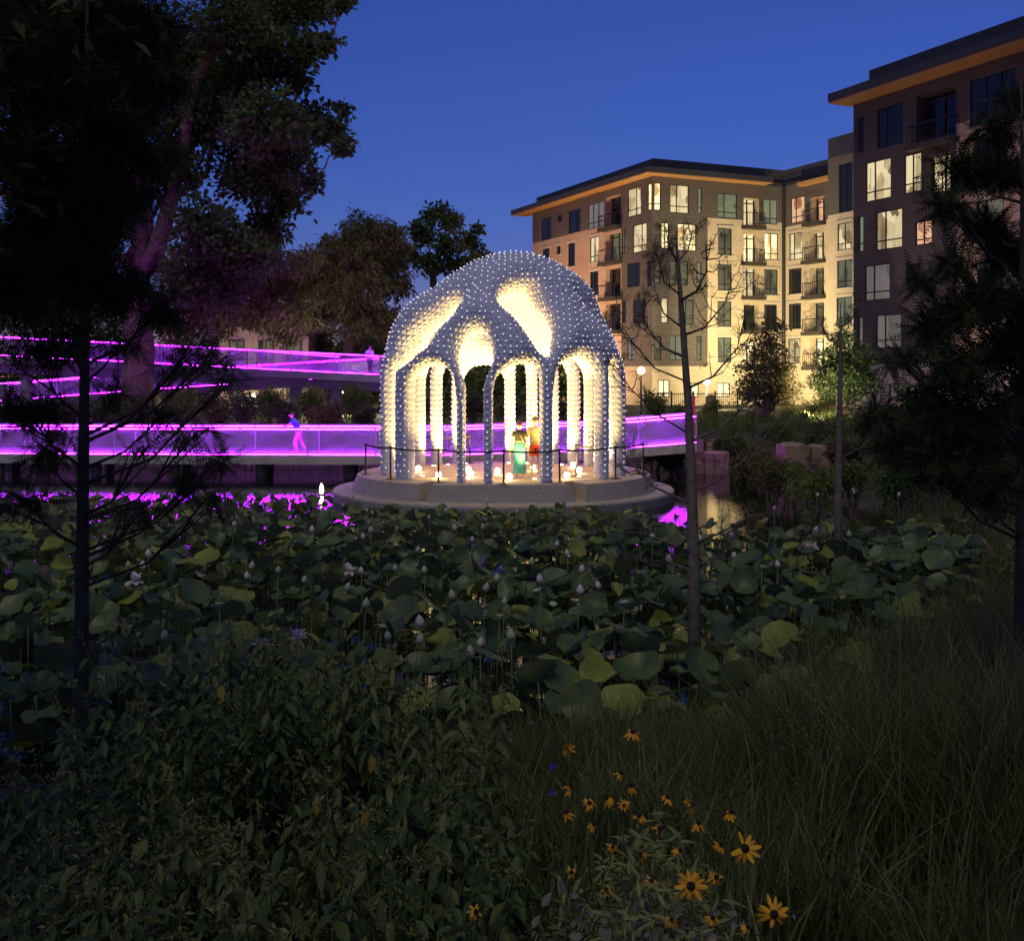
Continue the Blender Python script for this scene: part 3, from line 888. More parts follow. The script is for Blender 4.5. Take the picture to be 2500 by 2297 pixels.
for x, y, z in ((-12.25, 62.9, 3.5), (-9.95, 62.9, 3.4), (-14.6, 66.8, 3.0), (-21.5, 62.9, 3.95), (-27.5, 62.9, 4.2), (-21.5, 66.9, 2.6)):
    g0 = gz(x, y)
    mb = MB(); mb.tube([(x, y, g0 - 0.3), (x, y, z)], 0.34, 14); mb.build('column', M_fascia, upb, False)

# ------------------------------------------------------------------ house behind the walkway
hx0, hx1, hy0, hy1, hz0, hze = -22.6, -15.6, 86.0, 94.0, 1.25, 7.35
hs = tag(empty('villa', ((hx0 + hx1) / 2, hy0, hz0)), 'cream two-storey villa with wide cornice and brown windows behind the walkway', 'house')
mb = MB(); mb.box(((hx0 + hx1) / 2, (hy0 + hy1) / 2, (hz0 + hze) / 2), (hx1 - hx0, hy1 - hy0, hze - hz0)); mb.build('wall', M_cream, hs)
mb = MB()
mb.box(((hx0 + hx1) / 2, (hy0 + hy1) / 2, hze + 0.10), (hx1 - hx0 + 1.3, hy1 - hy0 + 1.3, 0.2))
mb.box(((hx0 + hx1) / 2, (hy0 + hy1) / 2, hze - 0.14), (hx1 - hx0 + 0.7, hy1 - hy0 + 0.7, 0.28)); mb.build('cornice', M_cream, hs)
mb = MB(); mb.box(((hx0 + hx1) / 2, hy0 - 0.2, 4.35), (hx1 - hx0 + 0.5, 0.6, 0.35)); mb.build('cornice', M_cream, hs)
mb = MB()
e = 0.62; z0, z1 = hze + 0.2, hze + 1.9
mb.add([(hx0 - e, hy0 - e, z0), (hx1 + e, hy0 - e, z0), (hx1 + e, hy1 + e, z0), (hx0 - e, hy1 + e, z0), (hx0 + 2.4, (hy0 + hy1) / 2, z1), (hx1 - 2.4, (hy0 + hy1) / 2, z1)], [(0, 1, 5, 4), (1, 2, 5), (2, 3, 4, 5), (3, 0, 4), (3, 2, 1, 0)])
rf = mb.build('roof', M_slate, hs)
mb = MB(); mb.box((-18.7, 88.5, z1 - 0.6), (0.7, 0.7, 1.3)); mb.build('chimney', M_stucco, rf)
for x in (-22.35, -20.25, -17.9, -15.85):
    mb = MB(); mb.box((x, hy0 - 0.10, (4.5 + 7.05) / 2), (0.32, 0.2, 2.55)); mb.box((x, hy0 - 0.11, 6.98), (0.42, 0.24, 0.14)); mb.build('pilaster', M_cream, hs)
    mb = MB(); mb.box((x, hy0 - 0.10, (1.25 + 4.2) / 2), (0.32, 0.2, 2.9)); mb.build('pilaster', M_cream, hs)
for x in (-21.3, -19.05, -16.9):
    for zc, h_ in ((5.75, 1.55), (2.9, 1.7)):
        mb = MB()
        for sx in (-0.55, 0, 0.55): mb.box((x + sx, hy0 - 0.05, zc), (0.10, 0.12, h_))
        for sz in (-h_ / 2, h_ / 2): mb.box((x, hy0 - 0.053, zc + sz), (1.2, 0.12, 0.10))
        w_ = mb.build('window', M_brown, hs)
        mb = MB(); mb.box((x, hy0 - 0.012, zc), (1.05, 0.03, h_ - 0.08)); mb.build('pane', M_pane['K'], w_)
pl = tag(empty('added_lamp', (-19.2, 82.5, 1.3)), 'small lamp added in front of the cream villa to brighten it', 'lamp')
mb = MB(); mb.tube([(-19.2, 82.5, 1.2), (-19.2, 82.5, 2.2)], 0.04, 8); mb.build('pole', M_black, pl)
mb = MB(); mb.lathe((-19.2, 82.5, 2.2), [(0.06, 0), (0.14, 0.06), (0.14, 0.2), (0.05, 0.28)], 10); mb.build('glow_body', M_lampc, pl)
lamp('added_lamp_light', (-19.2, 82.6, 2.6), 260, (1.0, 0.78, 0.42), 0.15, 'POINT', parent=pl)  # lamp added to brighten the villa front

# utility pole and its wires
up_ = tag(empty('utility_pole', (-14.9, 82, 1.3)), 'wooden utility pole with a grey transformer can and sagging wires', 'utility pole')
mb = MB(); mb.tube([(-14.9, 82, 1.0), (-14.9, 82, 9.3)], [0.17, 0.12], 8); mb.build('pole', M_bark, up_)
mb = MB(); mb.box((-14.9, 81.9, 8.7), (2.0, 0.12, 0.12)); mb.build('cross_arm', M_bark, up_)
mb = MB(); mb.lathe((-15.25, 81.8, 6.6), [(0.22, 0), (0.24, 0.05), (0.24, 0.75), (0.15, 0.85)], 12); mb.build('transformer', M_steel, up_)
for k, (z, dx, rr) in enumerate(((8.8, -0.9, 0.02), (8.8, 0.0, 0.02), (8.8, 0.9, 0.02), (7.0, 0, 0.035), (6.4, 0, 0.03), (5.8, 0.0, 0.03))):
    mb = MB()
    a = Vector((-14.9 + dx, 81.9, z)); b = Vector((10 + dx, 96, z + 0.4))
    mb.tube([a.lerp(b, t / 14) - Vector((0, 0, 1.0 * math.sin(math.pi * t / 14))) for t in range(15)], rr, 4); mb.build('wire', M_black, up_)

# ------------------------------------------------------------------ people
def person(name, loc, rz, height, joints, label, hairlong=False):
    """body = one skinned surface; joints in metres for a 1.70 m figure, facing -Y"""
    k = height / 1.70
    root = empty(name, loc, rz)
    tag(root, label, 'person')
    J = joints
    V = []; E = []; Rr = []
    def v(p, r, par=None):
        V.append(Vector(p) * k); Rr.append(r * k); i = len(V) - 1
        if par is not None: E.append((par, i))
        return i
    pel = v(J['pelvis'], 0.125)
    wa = v(Vector(J['pelvis']).lerp(Vector(J['chest']), 0.5), 0.105, pel)
    ch = v(J['chest'], 0.125, wa)
    nb = v(J['neck'], 0.055, ch)
    hd = Vector(J['head'])
    n2 = v(Vector(J['neck']).lerp(hd, 0.35), 0.052, nb)
    h1 = v(hd + Vector((0, -0.012, -0.02)), 0.082, n2)
    h2 = v(hd + Vector((0, 0.01, 0.055)), 0.092, h1)
    v(hd + Vector((0, 0.015, 0.115)), 0.055, h2)
    for s in ('l', 'r'):
        sh = v(J['sh_' + s], 0.055, ch); el = v(J['el_' + s], 0.042, sh); wr = v(J['wr_' + s], 0.029, el)
        d = (Vector(J['wr_' + s]) - Vector(J['el_' + s])).normalized()
        pm = v(Vector(J['wr_' + s]) + d * 0.07, 0.034, wr)
        base = Vector(J['wr_' + s]) + d * 0.07
        for q, ln in ((-0.027, 0.075), (-0.009, 0.088), (0.009, 0.085), (0.027, 0.068)):
            f1 = v(base + Vector((0.002, q, 0)) + d * 0.045, 0.0095, pm)
            v(base + Vector((0.004, q * 1.1 - 0.006, 0)) + d * (0.045 + ln * 0.7), 0.008, f1)
        t1 = v(base + Vector((0, -0.038, 0)) - d * 0.02, 0.011, wr)
        v(base + Vector((0, -0.058, 0)) + d * 0.03, 0.009, t1)
        hp = v(J['hp_' + s], 0.095, pel); kn = v(J['kn_' + s], 0.060, hp); an = v(J['an_' + s], 0.038, kn)
        v(Vector(J['an_' + s]) + Vector((0, 0.04, -0.045)), 0.030, an)
        to = v(Vector(J['an_' + s]) + Vector((0, -0.09, -0.055)), 0.034, an)
        v(Vector(J['an_' + s]) + Vector((0, -0.17, -0.062)), 0.024, to)
    me = bpy.data.meshes.new('body')
    me.from_pydata(V, E, []); me.materials.append(M_skin); me.update()
    o = link('body', me, root); o.matrix_parent_inverse = Matrix.Identity(4)
    sk = o.modifiers.new('skin', 'SKIN'); sk.use_smooth_shade = True
    for i, sv in enumerate(me.skin_vertices[0].data):
        sv.radius = (Rr[i], Rr[i] * (0.82 if i < 3 else 1.0)); sv.use_root = (i == 0)
    ss = o.modifiers.new('sub', 'SUBSURF'); ss.levels = 1; ss.render_levels = 2
    # face and hair
    def part(mb, nm, mt, sm=True):
        p = link(nm, mb.mesh(nm, mt, sm), root); p.matrix_parent_inverse = Matrix.Identity(4); return p
    hk = hd * k
    def ell(c, r, n=10, zr=(0.0, 1.0)):
        mb = MB()
        mb.loft([[Vector((c[0] + r[0] * math.sin(math.pi * f) * math.cos(2 * math.pi * j / n), c[1] + r[1] * math.sin(math.pi * f) * math.sin(2 * math.pi * j / n), c[2] + r[2] * math.cos(math.pi * f))) for j in range(n)] for f in [zr[0] + 0.02 + (zr[1] - zr[0] - 0.04) * q / 8 for q in range(9)]])
        return mb
    for s in (-1, 1):
        part(ell(hk + Vector((s * 0.033, -0.086, 0.03)) * k, (0.013 * k, 0.008 * k, 0.008 * k)), 'eye', M_eye)
        part(ell(hk + Vector((s * 0.088, 0.005, 0.02)) * k, (0.012 * k, 0.022 * k, 0.032 * k)), 'ear', M_skin)
    part(ell(hk + Vector((0, -0.098, 0.002)) * k, (0.014 * k, 0.018 * k, 0.028 * k)), 'nose', M_skin)
    part(ell(hk + Vector((0, -0.085, -0.042)) * k, (0.024 * k, 0.010 * k, 0.008 * k)), 'mouth', M_lip)
    mb = ell(hk + Vector((0, 0.022, 0.062)) * k, (0.104 * k, 0.108 * k, 0.104 * k), 14, (0.0, 0.62))
    part(mb, 'hair', M_hair)
    if hairlong:
        part(ell(hk + Vector((0, 0.105, 0.03)) * k, (0.05 * k, 0.05 * k, 0.06 * k)), 'hair_bun', M_hair)
    return root, k, part
def oval_rings(spec, n=18, wob=0.0, seed=0):
    """spec rows: centre x, y, z, half x, half y"""
    rng = random.Random(seed)
    ph = [rng.random() * 6 for _ in range(3)]
    out = []
    for i, (x, y, z, a, b_) in enumerate(spec):
        out.append([Vector((x + a * math.cos(t) * (1 + wob * i / len(spec) * math.sin(5 * t + ph[0])), y + b_ * math.sin(t) * (1 + wob * i / len(spec) * math.sin(4 * t + ph[1])), z)) for t in [2 * math.pi * j / n for j in range(n)]])
    return out
def sleeve(mb, a, b, r0, r1):
    mb.tube([a, Vector(a).lerp(Vector(b), 0.5), b], [r0, (r0 + r1) / 2, r1], 10)
JW = dict(pelvis=(0, 0, 0.93), chest=(0, 0.01, 1.28), neck=(0, 0.015, 1.44), head=(0, -0.005, 1.575),
          sh_l=(0.165, 0.015, 1.38), el_l=(0.235, 0.06, 1.13), wr_l=(0.262, 0.02, 0.89),
          sh_r=(-0.165, 0.015, 1.38), el_r=(-0.235, -0.01, 1.12), wr_r=(-0.285, -0.09, 0.90),
          hp_l=(0.085, 0, 0.88), kn_l=(0.085, -0.07, 0.49), an_l=(0.08, -0.06, 0.08),
          hp_r=(-0.085, 0, 0.88), kn_r=(-0.08, 0.06, 0.49), an_r=(-0.08, 0.16, 0.09))
py = 1166; d = dist_for(py, FLZ); p = pix(1268, py, d); p.z = FLZ + 0.005
w, k, part = person('person', p, R(8), 1.66, JW, 'walking person in black cropped tee and long teal skirt inside the pavilion', True)
mb = MB(); mb.loft(oval_rings([(0, 0.005, 1.10, 0.142, 0.105), (0, 0.005, 1.18, 0.138, 0.103), (0, 0.008, 1.27, 0.160, 0.122), (0, 0.012, 1.37, 0.165, 0.105), (0, 0.012, 1.425, 0.10, 0.075)]), False)
for s in (-1, 1): sleeve(mb, (s * 0.14, 0.015, 1.385), (s * 0.205, 0.03 if s > 0 else 0.0, 1.24), 0.072, 0.062)
part(mb, 'tee_shirt', M_tee)
mb = MB(); mb.loft(oval_rings([(0, 0.0, 1.04, 0.128, 0.10), (0, 0.0, 0.97, 0.150, 0.120), (0, 0.005, 0.86, 0.172, 0.145), (0, 0.01, 0.62, 0.168, 0.17), (0, 0.03, 0.35, 0.185, 0.20), (0, 0.04, 0.13, 0.205, 0.22)], 28, 0.16, 3), False)
part(mb, 'skirt', M_teal)
mb = MB(); mb.tube([(-0.10, -0.03, 1.42), (0.02, -0.115, 1.25), (0.16, -0.04, 1.02)], 0.010, 5); part(mb, 'bag_strap', M_shoe)
mb = MB(); mb.box((0.185, -0.02, 0.97), (0.05, 0.15, 0.12)); part(mb, 'bag', M_shoe, False)
JM = dict(pelvis=(0, 0, 0.94), chest=(0, 0.01, 1.29), neck=(0, 0.01, 1.46), head=(0, -0.01, 1.585),
          sh_l=(0.185, 0.01, 1.40), el_l=(0.255, 0.07, 1.14), wr_l=(0.27, 0.05, 0.90),
          sh_r=(-0.185, 0.01, 1.40), el_r=(-0.255, 0.03, 1.14), wr_r=(-0.275, -0.06, 0.92),
          hp_l=(0.095, 0, 0.90), kn_l=(0.105, 0.05, 0.50), an_l=(0.105, 0.10, 0.085),
          hp_r=(-0.095, 0, 0.90), kn_r=(-0.10, -0.06, 0.50), an_r=(-0.10, -0.05, 0.08))
py = 1156; d = dist_for(py, FLZ); p = pix(1307, py, d); p.z = FLZ + 0.005
w, k, part = person('person', p, R(-4), 1.74, JM, 'walking person in tan patterned tee and red shorts inside the pavilion')
mb = MB(); mb.loft(oval_rings([(0, 0.0, 0.90, 0.185, 0.135), (0, 0.0, 1.02, 0.178, 0.13), (0, 0.005, 1.18, 0.178, 0.13), (0, 0.01, 1.30, 0.19, 0.138), (0, 0.012, 1.40, 0.19, 0.115), (0, 0.012, 1.45, 0.10, 0.08)], 20, 0.03), False)
for s in (-1, 1): sleeve(mb, (s * 0.16, 0.01, 1.405), (s * 0.235, 0.03, 1.20), 0.085, 0.082)
part(mb, 'tee_shirt', M_tan)
mb = MB(); mb.loft(oval_rings([(0, 0, 0.97, 0.16, 0.125), (0, 0, 0.88, 0.185, 0.14), (0, 0, 0.80, 0.19, 0.145)]), False)
for s in (-1, 1): sleeve(mb, (s * 0.095, 0, 0.86), (s * 0.108, -0.035 if s < 0 else 0.03, 0.56), 0.105, 0.108)
part(mb, 'shorts', M_red)
# the walker on the lower bridge, leaning forward
JB = dict(pelvis=(0, 0.05, 0.90), chest=(0, -0.10, 1.22), neck=(0, -0.16, 1.37), head=(0, -0.22, 1.49),
          sh_l=(0.17, -0.12, 1.32), el_l=(0.22, -0.30, 1.15), wr_l=(0.18, -0.48, 1.08),
          sh_r=(-0.17, -0.12, 1.32), el_r=(-0.22, -0.30, 1.12), wr_r=(-0.18, -0.50, 1.05),
          hp_l=(0.09, 0.05, 0.86), kn_l=(0.09, -0.10, 0.48), an_l=(0.09, -0.02, 0.08),
          hp_r=(-0.09, 0.05, 0.86), kn_r=(-0.09, 0.14, 0.50), an_r=(-0.09, 0.34, 0.11))
w, k, part = person('person', Vector(((726 - CX) / F * 43.2, 43.2, 0.805)), R(-75), 1.72, JB, 'person in blue top and pink trousers leaning forward on the low footbridge')
mb = MB(); mb.loft(oval_rings([(0, 0.04, 0.90, 0.165, 0.13), (0, -0.02, 1.06, 0.165, 0.13), (0, -0.09, 1.20, 0.18, 0.135), (0, -0.135, 1.33, 0.17, 0.11), (0, -0.155, 1.385, 0.09, 0.08)]), False)
for s in (-1, 1): sleeve(mb, (s * 0.15, -0.12, 1.32), (s * 0.21, -0.26, 1.19), 0.08, 0.07)
part(mb, 'shirt', M_bluec)
mb = MB(); mb.loft(oval_rings([(0, 0.05, 0.94, 0.15, 0.125), (0, 0.05, 0.82, 0.18, 0.14)]), False)
sleeve(mb, (0.09, 0.05, 0.84), (0.09, -0.10, 0.48), 0.10, 0.08); sleeve(mb, (0.09, -0.10, 0.48), (0.09, -0.03, 0.13), 0.08, 0.065)
sleeve(mb, (-0.09, 0.05, 0.84), (-0.09, 0.14, 0.50), 0.10, 0.08); sleeve(mb, (-0.09, 0.14, 0.50), (-0.09, 0.32, 0.15), 0.08, 0.065)
part(mb, 'trousers', M_pinkc)
# the one on the upper walkway
w, k, part = person('person', Vector(((903 - CX) / F * 63.5, 63.5, 3.87)), R(150), 1.68, JM, 'dark-haired person in a pale shirt standing on the raised walkway')
mb = MB(); mb.loft(oval_rings([(0, 0.0, 0.88, 0.19, 0.14), (0, 0.0, 1.02, 0.18, 0.13), (0, 0.005, 1.18, 0.18, 0.13), (0, 0.01, 1.30, 0.19, 0.138), (0, 0.012, 1.40, 0.19, 0.115), (0, 0.012, 1.45, 0.10, 0.08)]), False)
for s in (-1, 1): sleeve(mb, (s * 0.16, 0.01, 1.405), (s * 0.245, 0.05, 1.16), 0.085, 0.075)
part(mb, 'shirt', M_whitec)
mb = MB(); mb.loft(oval_rings([(0, 0, 0.97, 0.16, 0.125), (0, 0, 0.82, 0.19, 0.145)]), False)
for s in (-1, 1): sleeve(mb, (s * 0.095, 0, 0.86), (s * 0.105, 0.0, 0.12), 0.10, 0.075)
part(mb, 'trousers', M_tee)

# ------------------------------------------------------------------ apartment buildings
U = Vector((-0.41, 0.912, 0)); VV = Vector((0.912, 0.41, 0))
ZE, ZP = 20.2, 21.7           # eave, parapet
Z2 = lambda x, y: (1240 + x * 0.34632, 360 + y * 0.34632)      # crop of the far wing -> photo pixels
Z3 = lambda x, y: (1780 + x * 0.51948, 40 + y * 0.51948)       # crop of the near block -> photo pixels

class Face:
    def __init__(self, P0, dirv, L, nrm):
        self.P = Vector(P0); self.t = Vector(dirv).normalized(); self.L = L; self.n = Vector(nrm).normalized()
    def s_of(self, px):
        k = (px - CX) / F        # X = k * Y
        return (k * self.P.y - self.P.x) / (self.t.x - k * self.t.y)
    def z_of(self, s, py):
        d = self.P.y + self.t.y * s
        return CAMZ - (py - HY) / F * d
    def pt(self, s, z, out=0.0):
        p = self.P + self.t * s + self.n * out
        return Vector((p.x, p.y, z))
    def rect(self, zoom, x0, y0, x1, y1):
        a = zoom(x0, y0); b = zoom(x1, y1)
        s0 = self.s_of(a[0]); s1 = self.s_of(b[0])
        if s0 > s1: s0, s1 = s1, s0
        sm = (s0 + s1) / 2
        return s0, s1, self.z_of(sm, b[1]), self.z_of(sm, a[1])

def uvmesh(name, polys, m):
    """polys: list of (4 points, 4 uvs)"""
    me = bpy.data.meshes.new(name)
    V = []; Fs = []
    for p, _ in polys:
        n = len(V); V += [tuple(q) for q in p]; Fs.append(tuple(range(n, n + len(p))))
    me.from_pydata(V, [], Fs)
    uv = me.uv_layers.new(name='uv')
    i = 0
    for p, u in polys:
        for q in u:
            uv.data[i].uv = q; i += 1
    me.materials.append(m); me.update()
    return me

def build_face(root, fc, openings, mat_of, z0, z1, recess=0.16):
    """wall split around its openings, with reveals; mat_of(s, z) -> material"""
    ss = sorted({0.0, fc.L} | {min(max(v, 0), fc.L) for o in openings for v in o[:2]} | {s for s in fc.breaks_s})
    zs = sorted({z0, z1} | {min(max(v, z0), z1) for o in openings for v in o[2:4]} | {z for z in fc.breaks_z})
    by = {}
    for a, b in zip(ss[:-1], ss[1:]):
        if b - a < 1e-4: continue
        for c, d_ in zip(zs[:-1], zs[1:]):
            if d_ - c < 1e-4: continue
            sm, zm = (a + b) / 2, (c + d_) / 2
            if any(o[0] < sm < o[1] and o[2] < zm < o[3] for o in openings): continue
            by.setdefault(mat_of(sm, zm), []).append(([fc.pt(a, c), fc.pt(b, c), fc.pt(b, d_), fc.pt(a, d_)], [(a, c), (b, c), (b, d_), (a, d_)]))
    for o in openings:
        a, b, c, d_ = o[:4]; mt = mat_of((a + b) / 2, c - 0.05); dp = o[4] if len(o) > 4 else recess
        for (p, q) in (((a, c), (b, c)), ((b, c), (b, d_)), ((b, d_), (a, d_)), ((a, d_), (a, c))):
            by.setdefault(mt, []).append(([fc.pt(*p), fc.pt(*q), fc.pt(*q, -dp), fc.pt(*p, -dp)], [(p[0], p[1]), (q[0], q[1]), (q[0] + dp, q[1]), (p[0] + dp, p[1])]))
    for mt, polys in by.items():
        link('wall', uvmesh('wall', polys, mt), root)

def window(root, fc, r, kind, recess=0.16, trim=False):
    s0, s1, z0, z1 = r
    w = s1 - s0; h = z1 - z0
    rz = math.atan2(fc.t.y, fc.t.x)
    mb = MB()
    def bx(sa, sb, za, zb, dep=0.07, out=-0.06):
        mb.box(fc.pt((sa + sb) / 2, (za + zb) / 2, out), (sb - sa, dep, zb - za), rz)
    f = 0.07
    bx(s0, s0 + f, z0, z1); bx(s1 - f, s1, z0, z1); bx(s0 + f, s1 - f, z0, z0 + f); bx(s0 + f, s1 - f, z1 - f, z1)
    if w > 0.75:
        m_ = s0 + w * (0.5 if w < 1.7 else 0.36)
        bx(m_ - f / 2, m_ + f / 2, z0 + f, z1 - f, 0.066)
        if w > 2.6: bx(s0 + w * 0.68 - f / 2, s0 + w * 0.68 + f / 2, z0 + f, z1 - f, 0.066)
    if h > 1.3:
        bx(s0 + f, s1 - f, z0 + h * 0.24 - f / 2, z0 + h * 0.24 + f / 2, 0.062)
    o = mb.build('window', M_frame, root)
    c = fc.pt((s0 + s1) / 2, (z0 + z1) / 2, -0.09)
    mb = MB(); mb.box((0, 0, 0), (w - 0.02, 0.012, h - 0.02), rz)
    p = mb.build('pane', M_pane[kind], o); p.location = c
    if trim:
        mb = MB()
        mb.box(fc.pt((s0 + s1) / 2, z0 - 0.08, 0.04), (w + 0.3, 0.12, 0.14), rz)
        mb.build('sill', M_trim, o)
        mb = MB(); mb.box(fc.pt((s0 + s1) / 2, z1 + 0.12, 0.03), (w + 0.3, 0.10, 0.22), rz)
        mb.build('lintel', M_trim, o)

def balcony(root, fc, r, kind, dep=0.75, over=0.75):
    s0, s1, z0, z1 = r
    rz = math.atan2(fc.t.y, fc.t.x)
    mb = MB(); mb.box(fc.pt((s0 + s1) / 2, z0 - 0.16, over / 2 - 0.4), (s1 - s0 + 0.5, over + 0.8, 0.30), rz)
    b = mb.build('balcony', M_siding2, root)
    mb = MB()
    mb.bar(fc.pt(s0 - 0.1, z0 + 1.05, over - 0.08), fc.pt(s1 + 0.1, z0 + 1.05, over - 0.08), 0.06)
    mb.bar(fc.pt(s0 - 0.1, z0 + 0.12, over - 0.08), fc.pt(s1 + 0.1, z0 + 0.12, over - 0.08), 0.04)
    n = max(5, int((s1 - s0) / 0.22))
    for i in range(n + 1):
        s = s0 - 0.1 + (s1 - s0 + 0.2) * i / n
        mb.bar(fc.pt(s, z0, over - 0.08), fc.pt(s, z0 + 1.05, over - 0.08), 0.022)
    for s in (s0 - 0.1, s1 + 0.1):
        mb.bar(fc.pt(s, z0 + 1.05, 0), fc.pt(s, z0 + 1.05, over - 0.08), 0.05)
        mb.bar(fc.pt(s, z0, over - 0.08), fc.pt(s, z0 + 1.05, over - 0.08), 0.055)
    mb.build('railing', M_frame, b)
    # glazed door at the back of the recess
    mb = MB()
    for s in (s0 + 0.08, (s0 + s1) / 2, s1 - 0.08): mb.box(fc.pt(s, (z0 + z1) / 2, -dep + 0.08), (0.09, 0.10, z1 - z0 - 0.1), rz)
    mb.box(fc.pt((s0 + s1) / 2, z1 - 0.35, -dep + 0.083), (s1 - s0 - 0.2, 0.09, 0.09), rz)
    dr = mb.build('door', M_frame, root)
    mb = MB(); mb.box((0, 0, 0), (s1 - s0 - 0.02, 0.012, z1 - z0 - 0.02), rz)
    p = mb.build('pane', M_pane[kind], dr); p.location = fc.pt((s0 + s1) / 2, (z0 + z1) / 2, -dep + 0.03)

def roof_box(root, name, corners, z0, z1, m):
    mb = MB(); n = len(corners)
    V = [Vector((c.x, c.y, z0)) for c in corners] + [Vector((c.x, c.y, z1)) for c in corners]
    mb.add(V, [tuple(range(n - 1, -1, -1)), tuple(range(n, 2 * n))] + [(i, (i + 1) % n, n + (i + 1) % n, n + i) for i in range(n)])
    return mb.build(name, m, root)

K = Vector((11.5, 91.0, 0)); I_ = K + VV * 13.3
ZB = 1.2
far = tag(empty('apartment_building', (K.x, K.y, ZB)), 'cream brick and dark siding apartment building with lit windows, wooden eaves and balconies', 'building')
LF = Face(K, U, 23.0, -VV); RF = Face(K, VV, 13.3, -U); WF = Face(I_, -U, 10.5, -VV)
B0 = Vector((23.9, 84.0, 0)); BF = Face(B0, -U, 8.0, -VV)
def floorz(fc, wins):
    return wins
def prep(fc, zoom, wins, bals):
    W_ = [(fc.rect(zoom, *w[:4]), w[4]) for w in wins]; B_ = [(fc.rect(zoom, *w[:4]), w[4]) for w in bals]
    return W_, B_
def do_face(root, fc, W_, B_, mat_of, brk_s=(), brk_z=(), trim_of=lambda s, z: False, z1=ZE):
    fc.breaks_s = list(brk_s); fc.breaks_z = list(brk_z)
    op = []
    W2 = []; B2 = []
    for r, k_ in W_:
        r = (max(r[0], 0.05), min(r[1], fc.L - 0.05), r[2], r[3])
        if r[1] - r[0] > 0.2: W2.append((r, k_)); op.append((*r, 0.16))
    for r, k_ in B_:
        r = (max(r[0], 0.05), min(r[1], fc.L - 0.05), r[2], r[3])
        if r[1] - r[0] > 0.2: B2.append((r, k_)); op.append((*r, 0.75))
    build_face(root, fc, op, mat_of, ZB - 0.5, z1)
    for r, k_ in W2: window(root, fc, r, k_, trim=trim_of((r[0] + r[1]) / 2, (r[2] + r[3]) / 2))
    for r, k_ in B2: balcony(root, fc, r, k_)

# left face
lw = [(232, 495, 305, 655, 'D'), (350, 475, 380, 525, 'D'), (428, 440, 512, 600, 'D'), (565, 390, 680, 570, 'G'), (845, 285, 938, 485, 'L'), (985, 255, 1012, 445, 'B'),
      (245, 715, 292, 850, 'D'), (345, 695, 370, 755, 'D'), (425, 675, 472, 840, 'D'), (580, 630, 642, 810, 'L'), (803, 575, 835, 750, 'K'), (880, 540, 978, 740, 'L'),
      (245, 950, 292, 1080, 'D'), (425, 905, 472, 1060, 'D'), (580, 875, 637, 1045, 'D'), (840, 815, 930, 985, 'D'), (980, 800, 1012, 980, 'D'),
      (580, 1115, 640, 1270, 'D'), (803, 1080, 832, 1240, 'D'), (880, 1070, 970, 1240, 'D'), (840, 1340, 900, 1500, 'G'), (580, 1340, 640, 1480, 'K')]
lb = [(690, 345, 795, 560, 'D'), (690, 600, 795, 805, 'K'), (690, 850, 795, 1055, 'D'), (690, 1100, 795, 1290, 'D')]
W_, B_ = prep(LF, Z2, lw, lb)
sA = LF.s_of(Z2(800, 0)[0])
zbrick = LF.z_of(LF.s_of(Z2(440, 0)[0]), Z2(0, 612)[1])
ZG = 4.6
def ml(s, z):
    if z < ZG: return M_brick
    if s < sA: return M_siding
    return M_siding if z > zbrick else M_brickp
do_face(far, LF, W_, B_, ml, (sA,), (zbrick, ZG), lambda s, z: s > sA and z < zbrick)
# right face
rw = [(1030, 250, 1078, 445, 'B'), (1142, 265, 1275, 465, 'L'), (1335, 285, 1368, 470, 'C'), (1475, 325, 1615, 500, 'C'),
      (1080, 530, 1135, 715, 'B'), (1195, 540, 1328, 730, 'B'), (1482, 570, 1578, 760, 'K'),
      (1030, 790, 1078, 960, 'K'), (1138, 800, 1270, 970, 'K'), (1330, 810, 1365, 990, 'C'), (1480, 825, 1578, 1010, 'K'),
      (1080, 1060, 1130, 1240, 'L'), (1200, 1070, 1310, 1250, 'K'), (1478, 1085, 1575, 1265, 'K'),
      (1030, 1330, 1080, 1500, 'K'), (1138, 1325, 1265, 1500, 'C'), (1330, 1330, 1365, 1500, 'C'), (1480, 1340, 1575, 1515, 'C'),
      (1060, 1640, 1140, 1760, 'B'), (1245, 1660, 1345, 1760, 'B'), (1475, 1660, 1565, 1760, 'B')]
rb = [(1662, 360, 1770, 555, 'L'), (1662, 610, 1770, 810, 'B'), (1662, 850, 1770, 1050, 'L'), (1662, 1110, 1770, 1290, 'D'), (1662, 1370, 1770, 1540, 'B')]
W_, B_ = prep(RF, Z2, rw, rb)
W3, _ = prep(RF, Z3, [(160, 860, 228, 978, 'C'), (165, 1020, 230, 1145, 'B'), (165, 1190, 228, 1310, 'K'), (165, 1355, 225, 1470, 'D'), (165, 1515, 225, 1630, 'L')], [])
W_ += W3
sB = RF.s_of(Z2(1408, 0)[0]); zb2 = RF.z_of(RF.s_of(Z2(1530, 0)[0]), Z2(0, 505)[1])
def mr(s, z):
    if z < ZG: return M_brick
    if s < sB: return M_siding
    return M_siding if z > zb2 else M_brick
do_face(far, RF, W_, B_, mr, (sB,), (zb2, ZG), lambda s, z: s > sB and z < zb2)
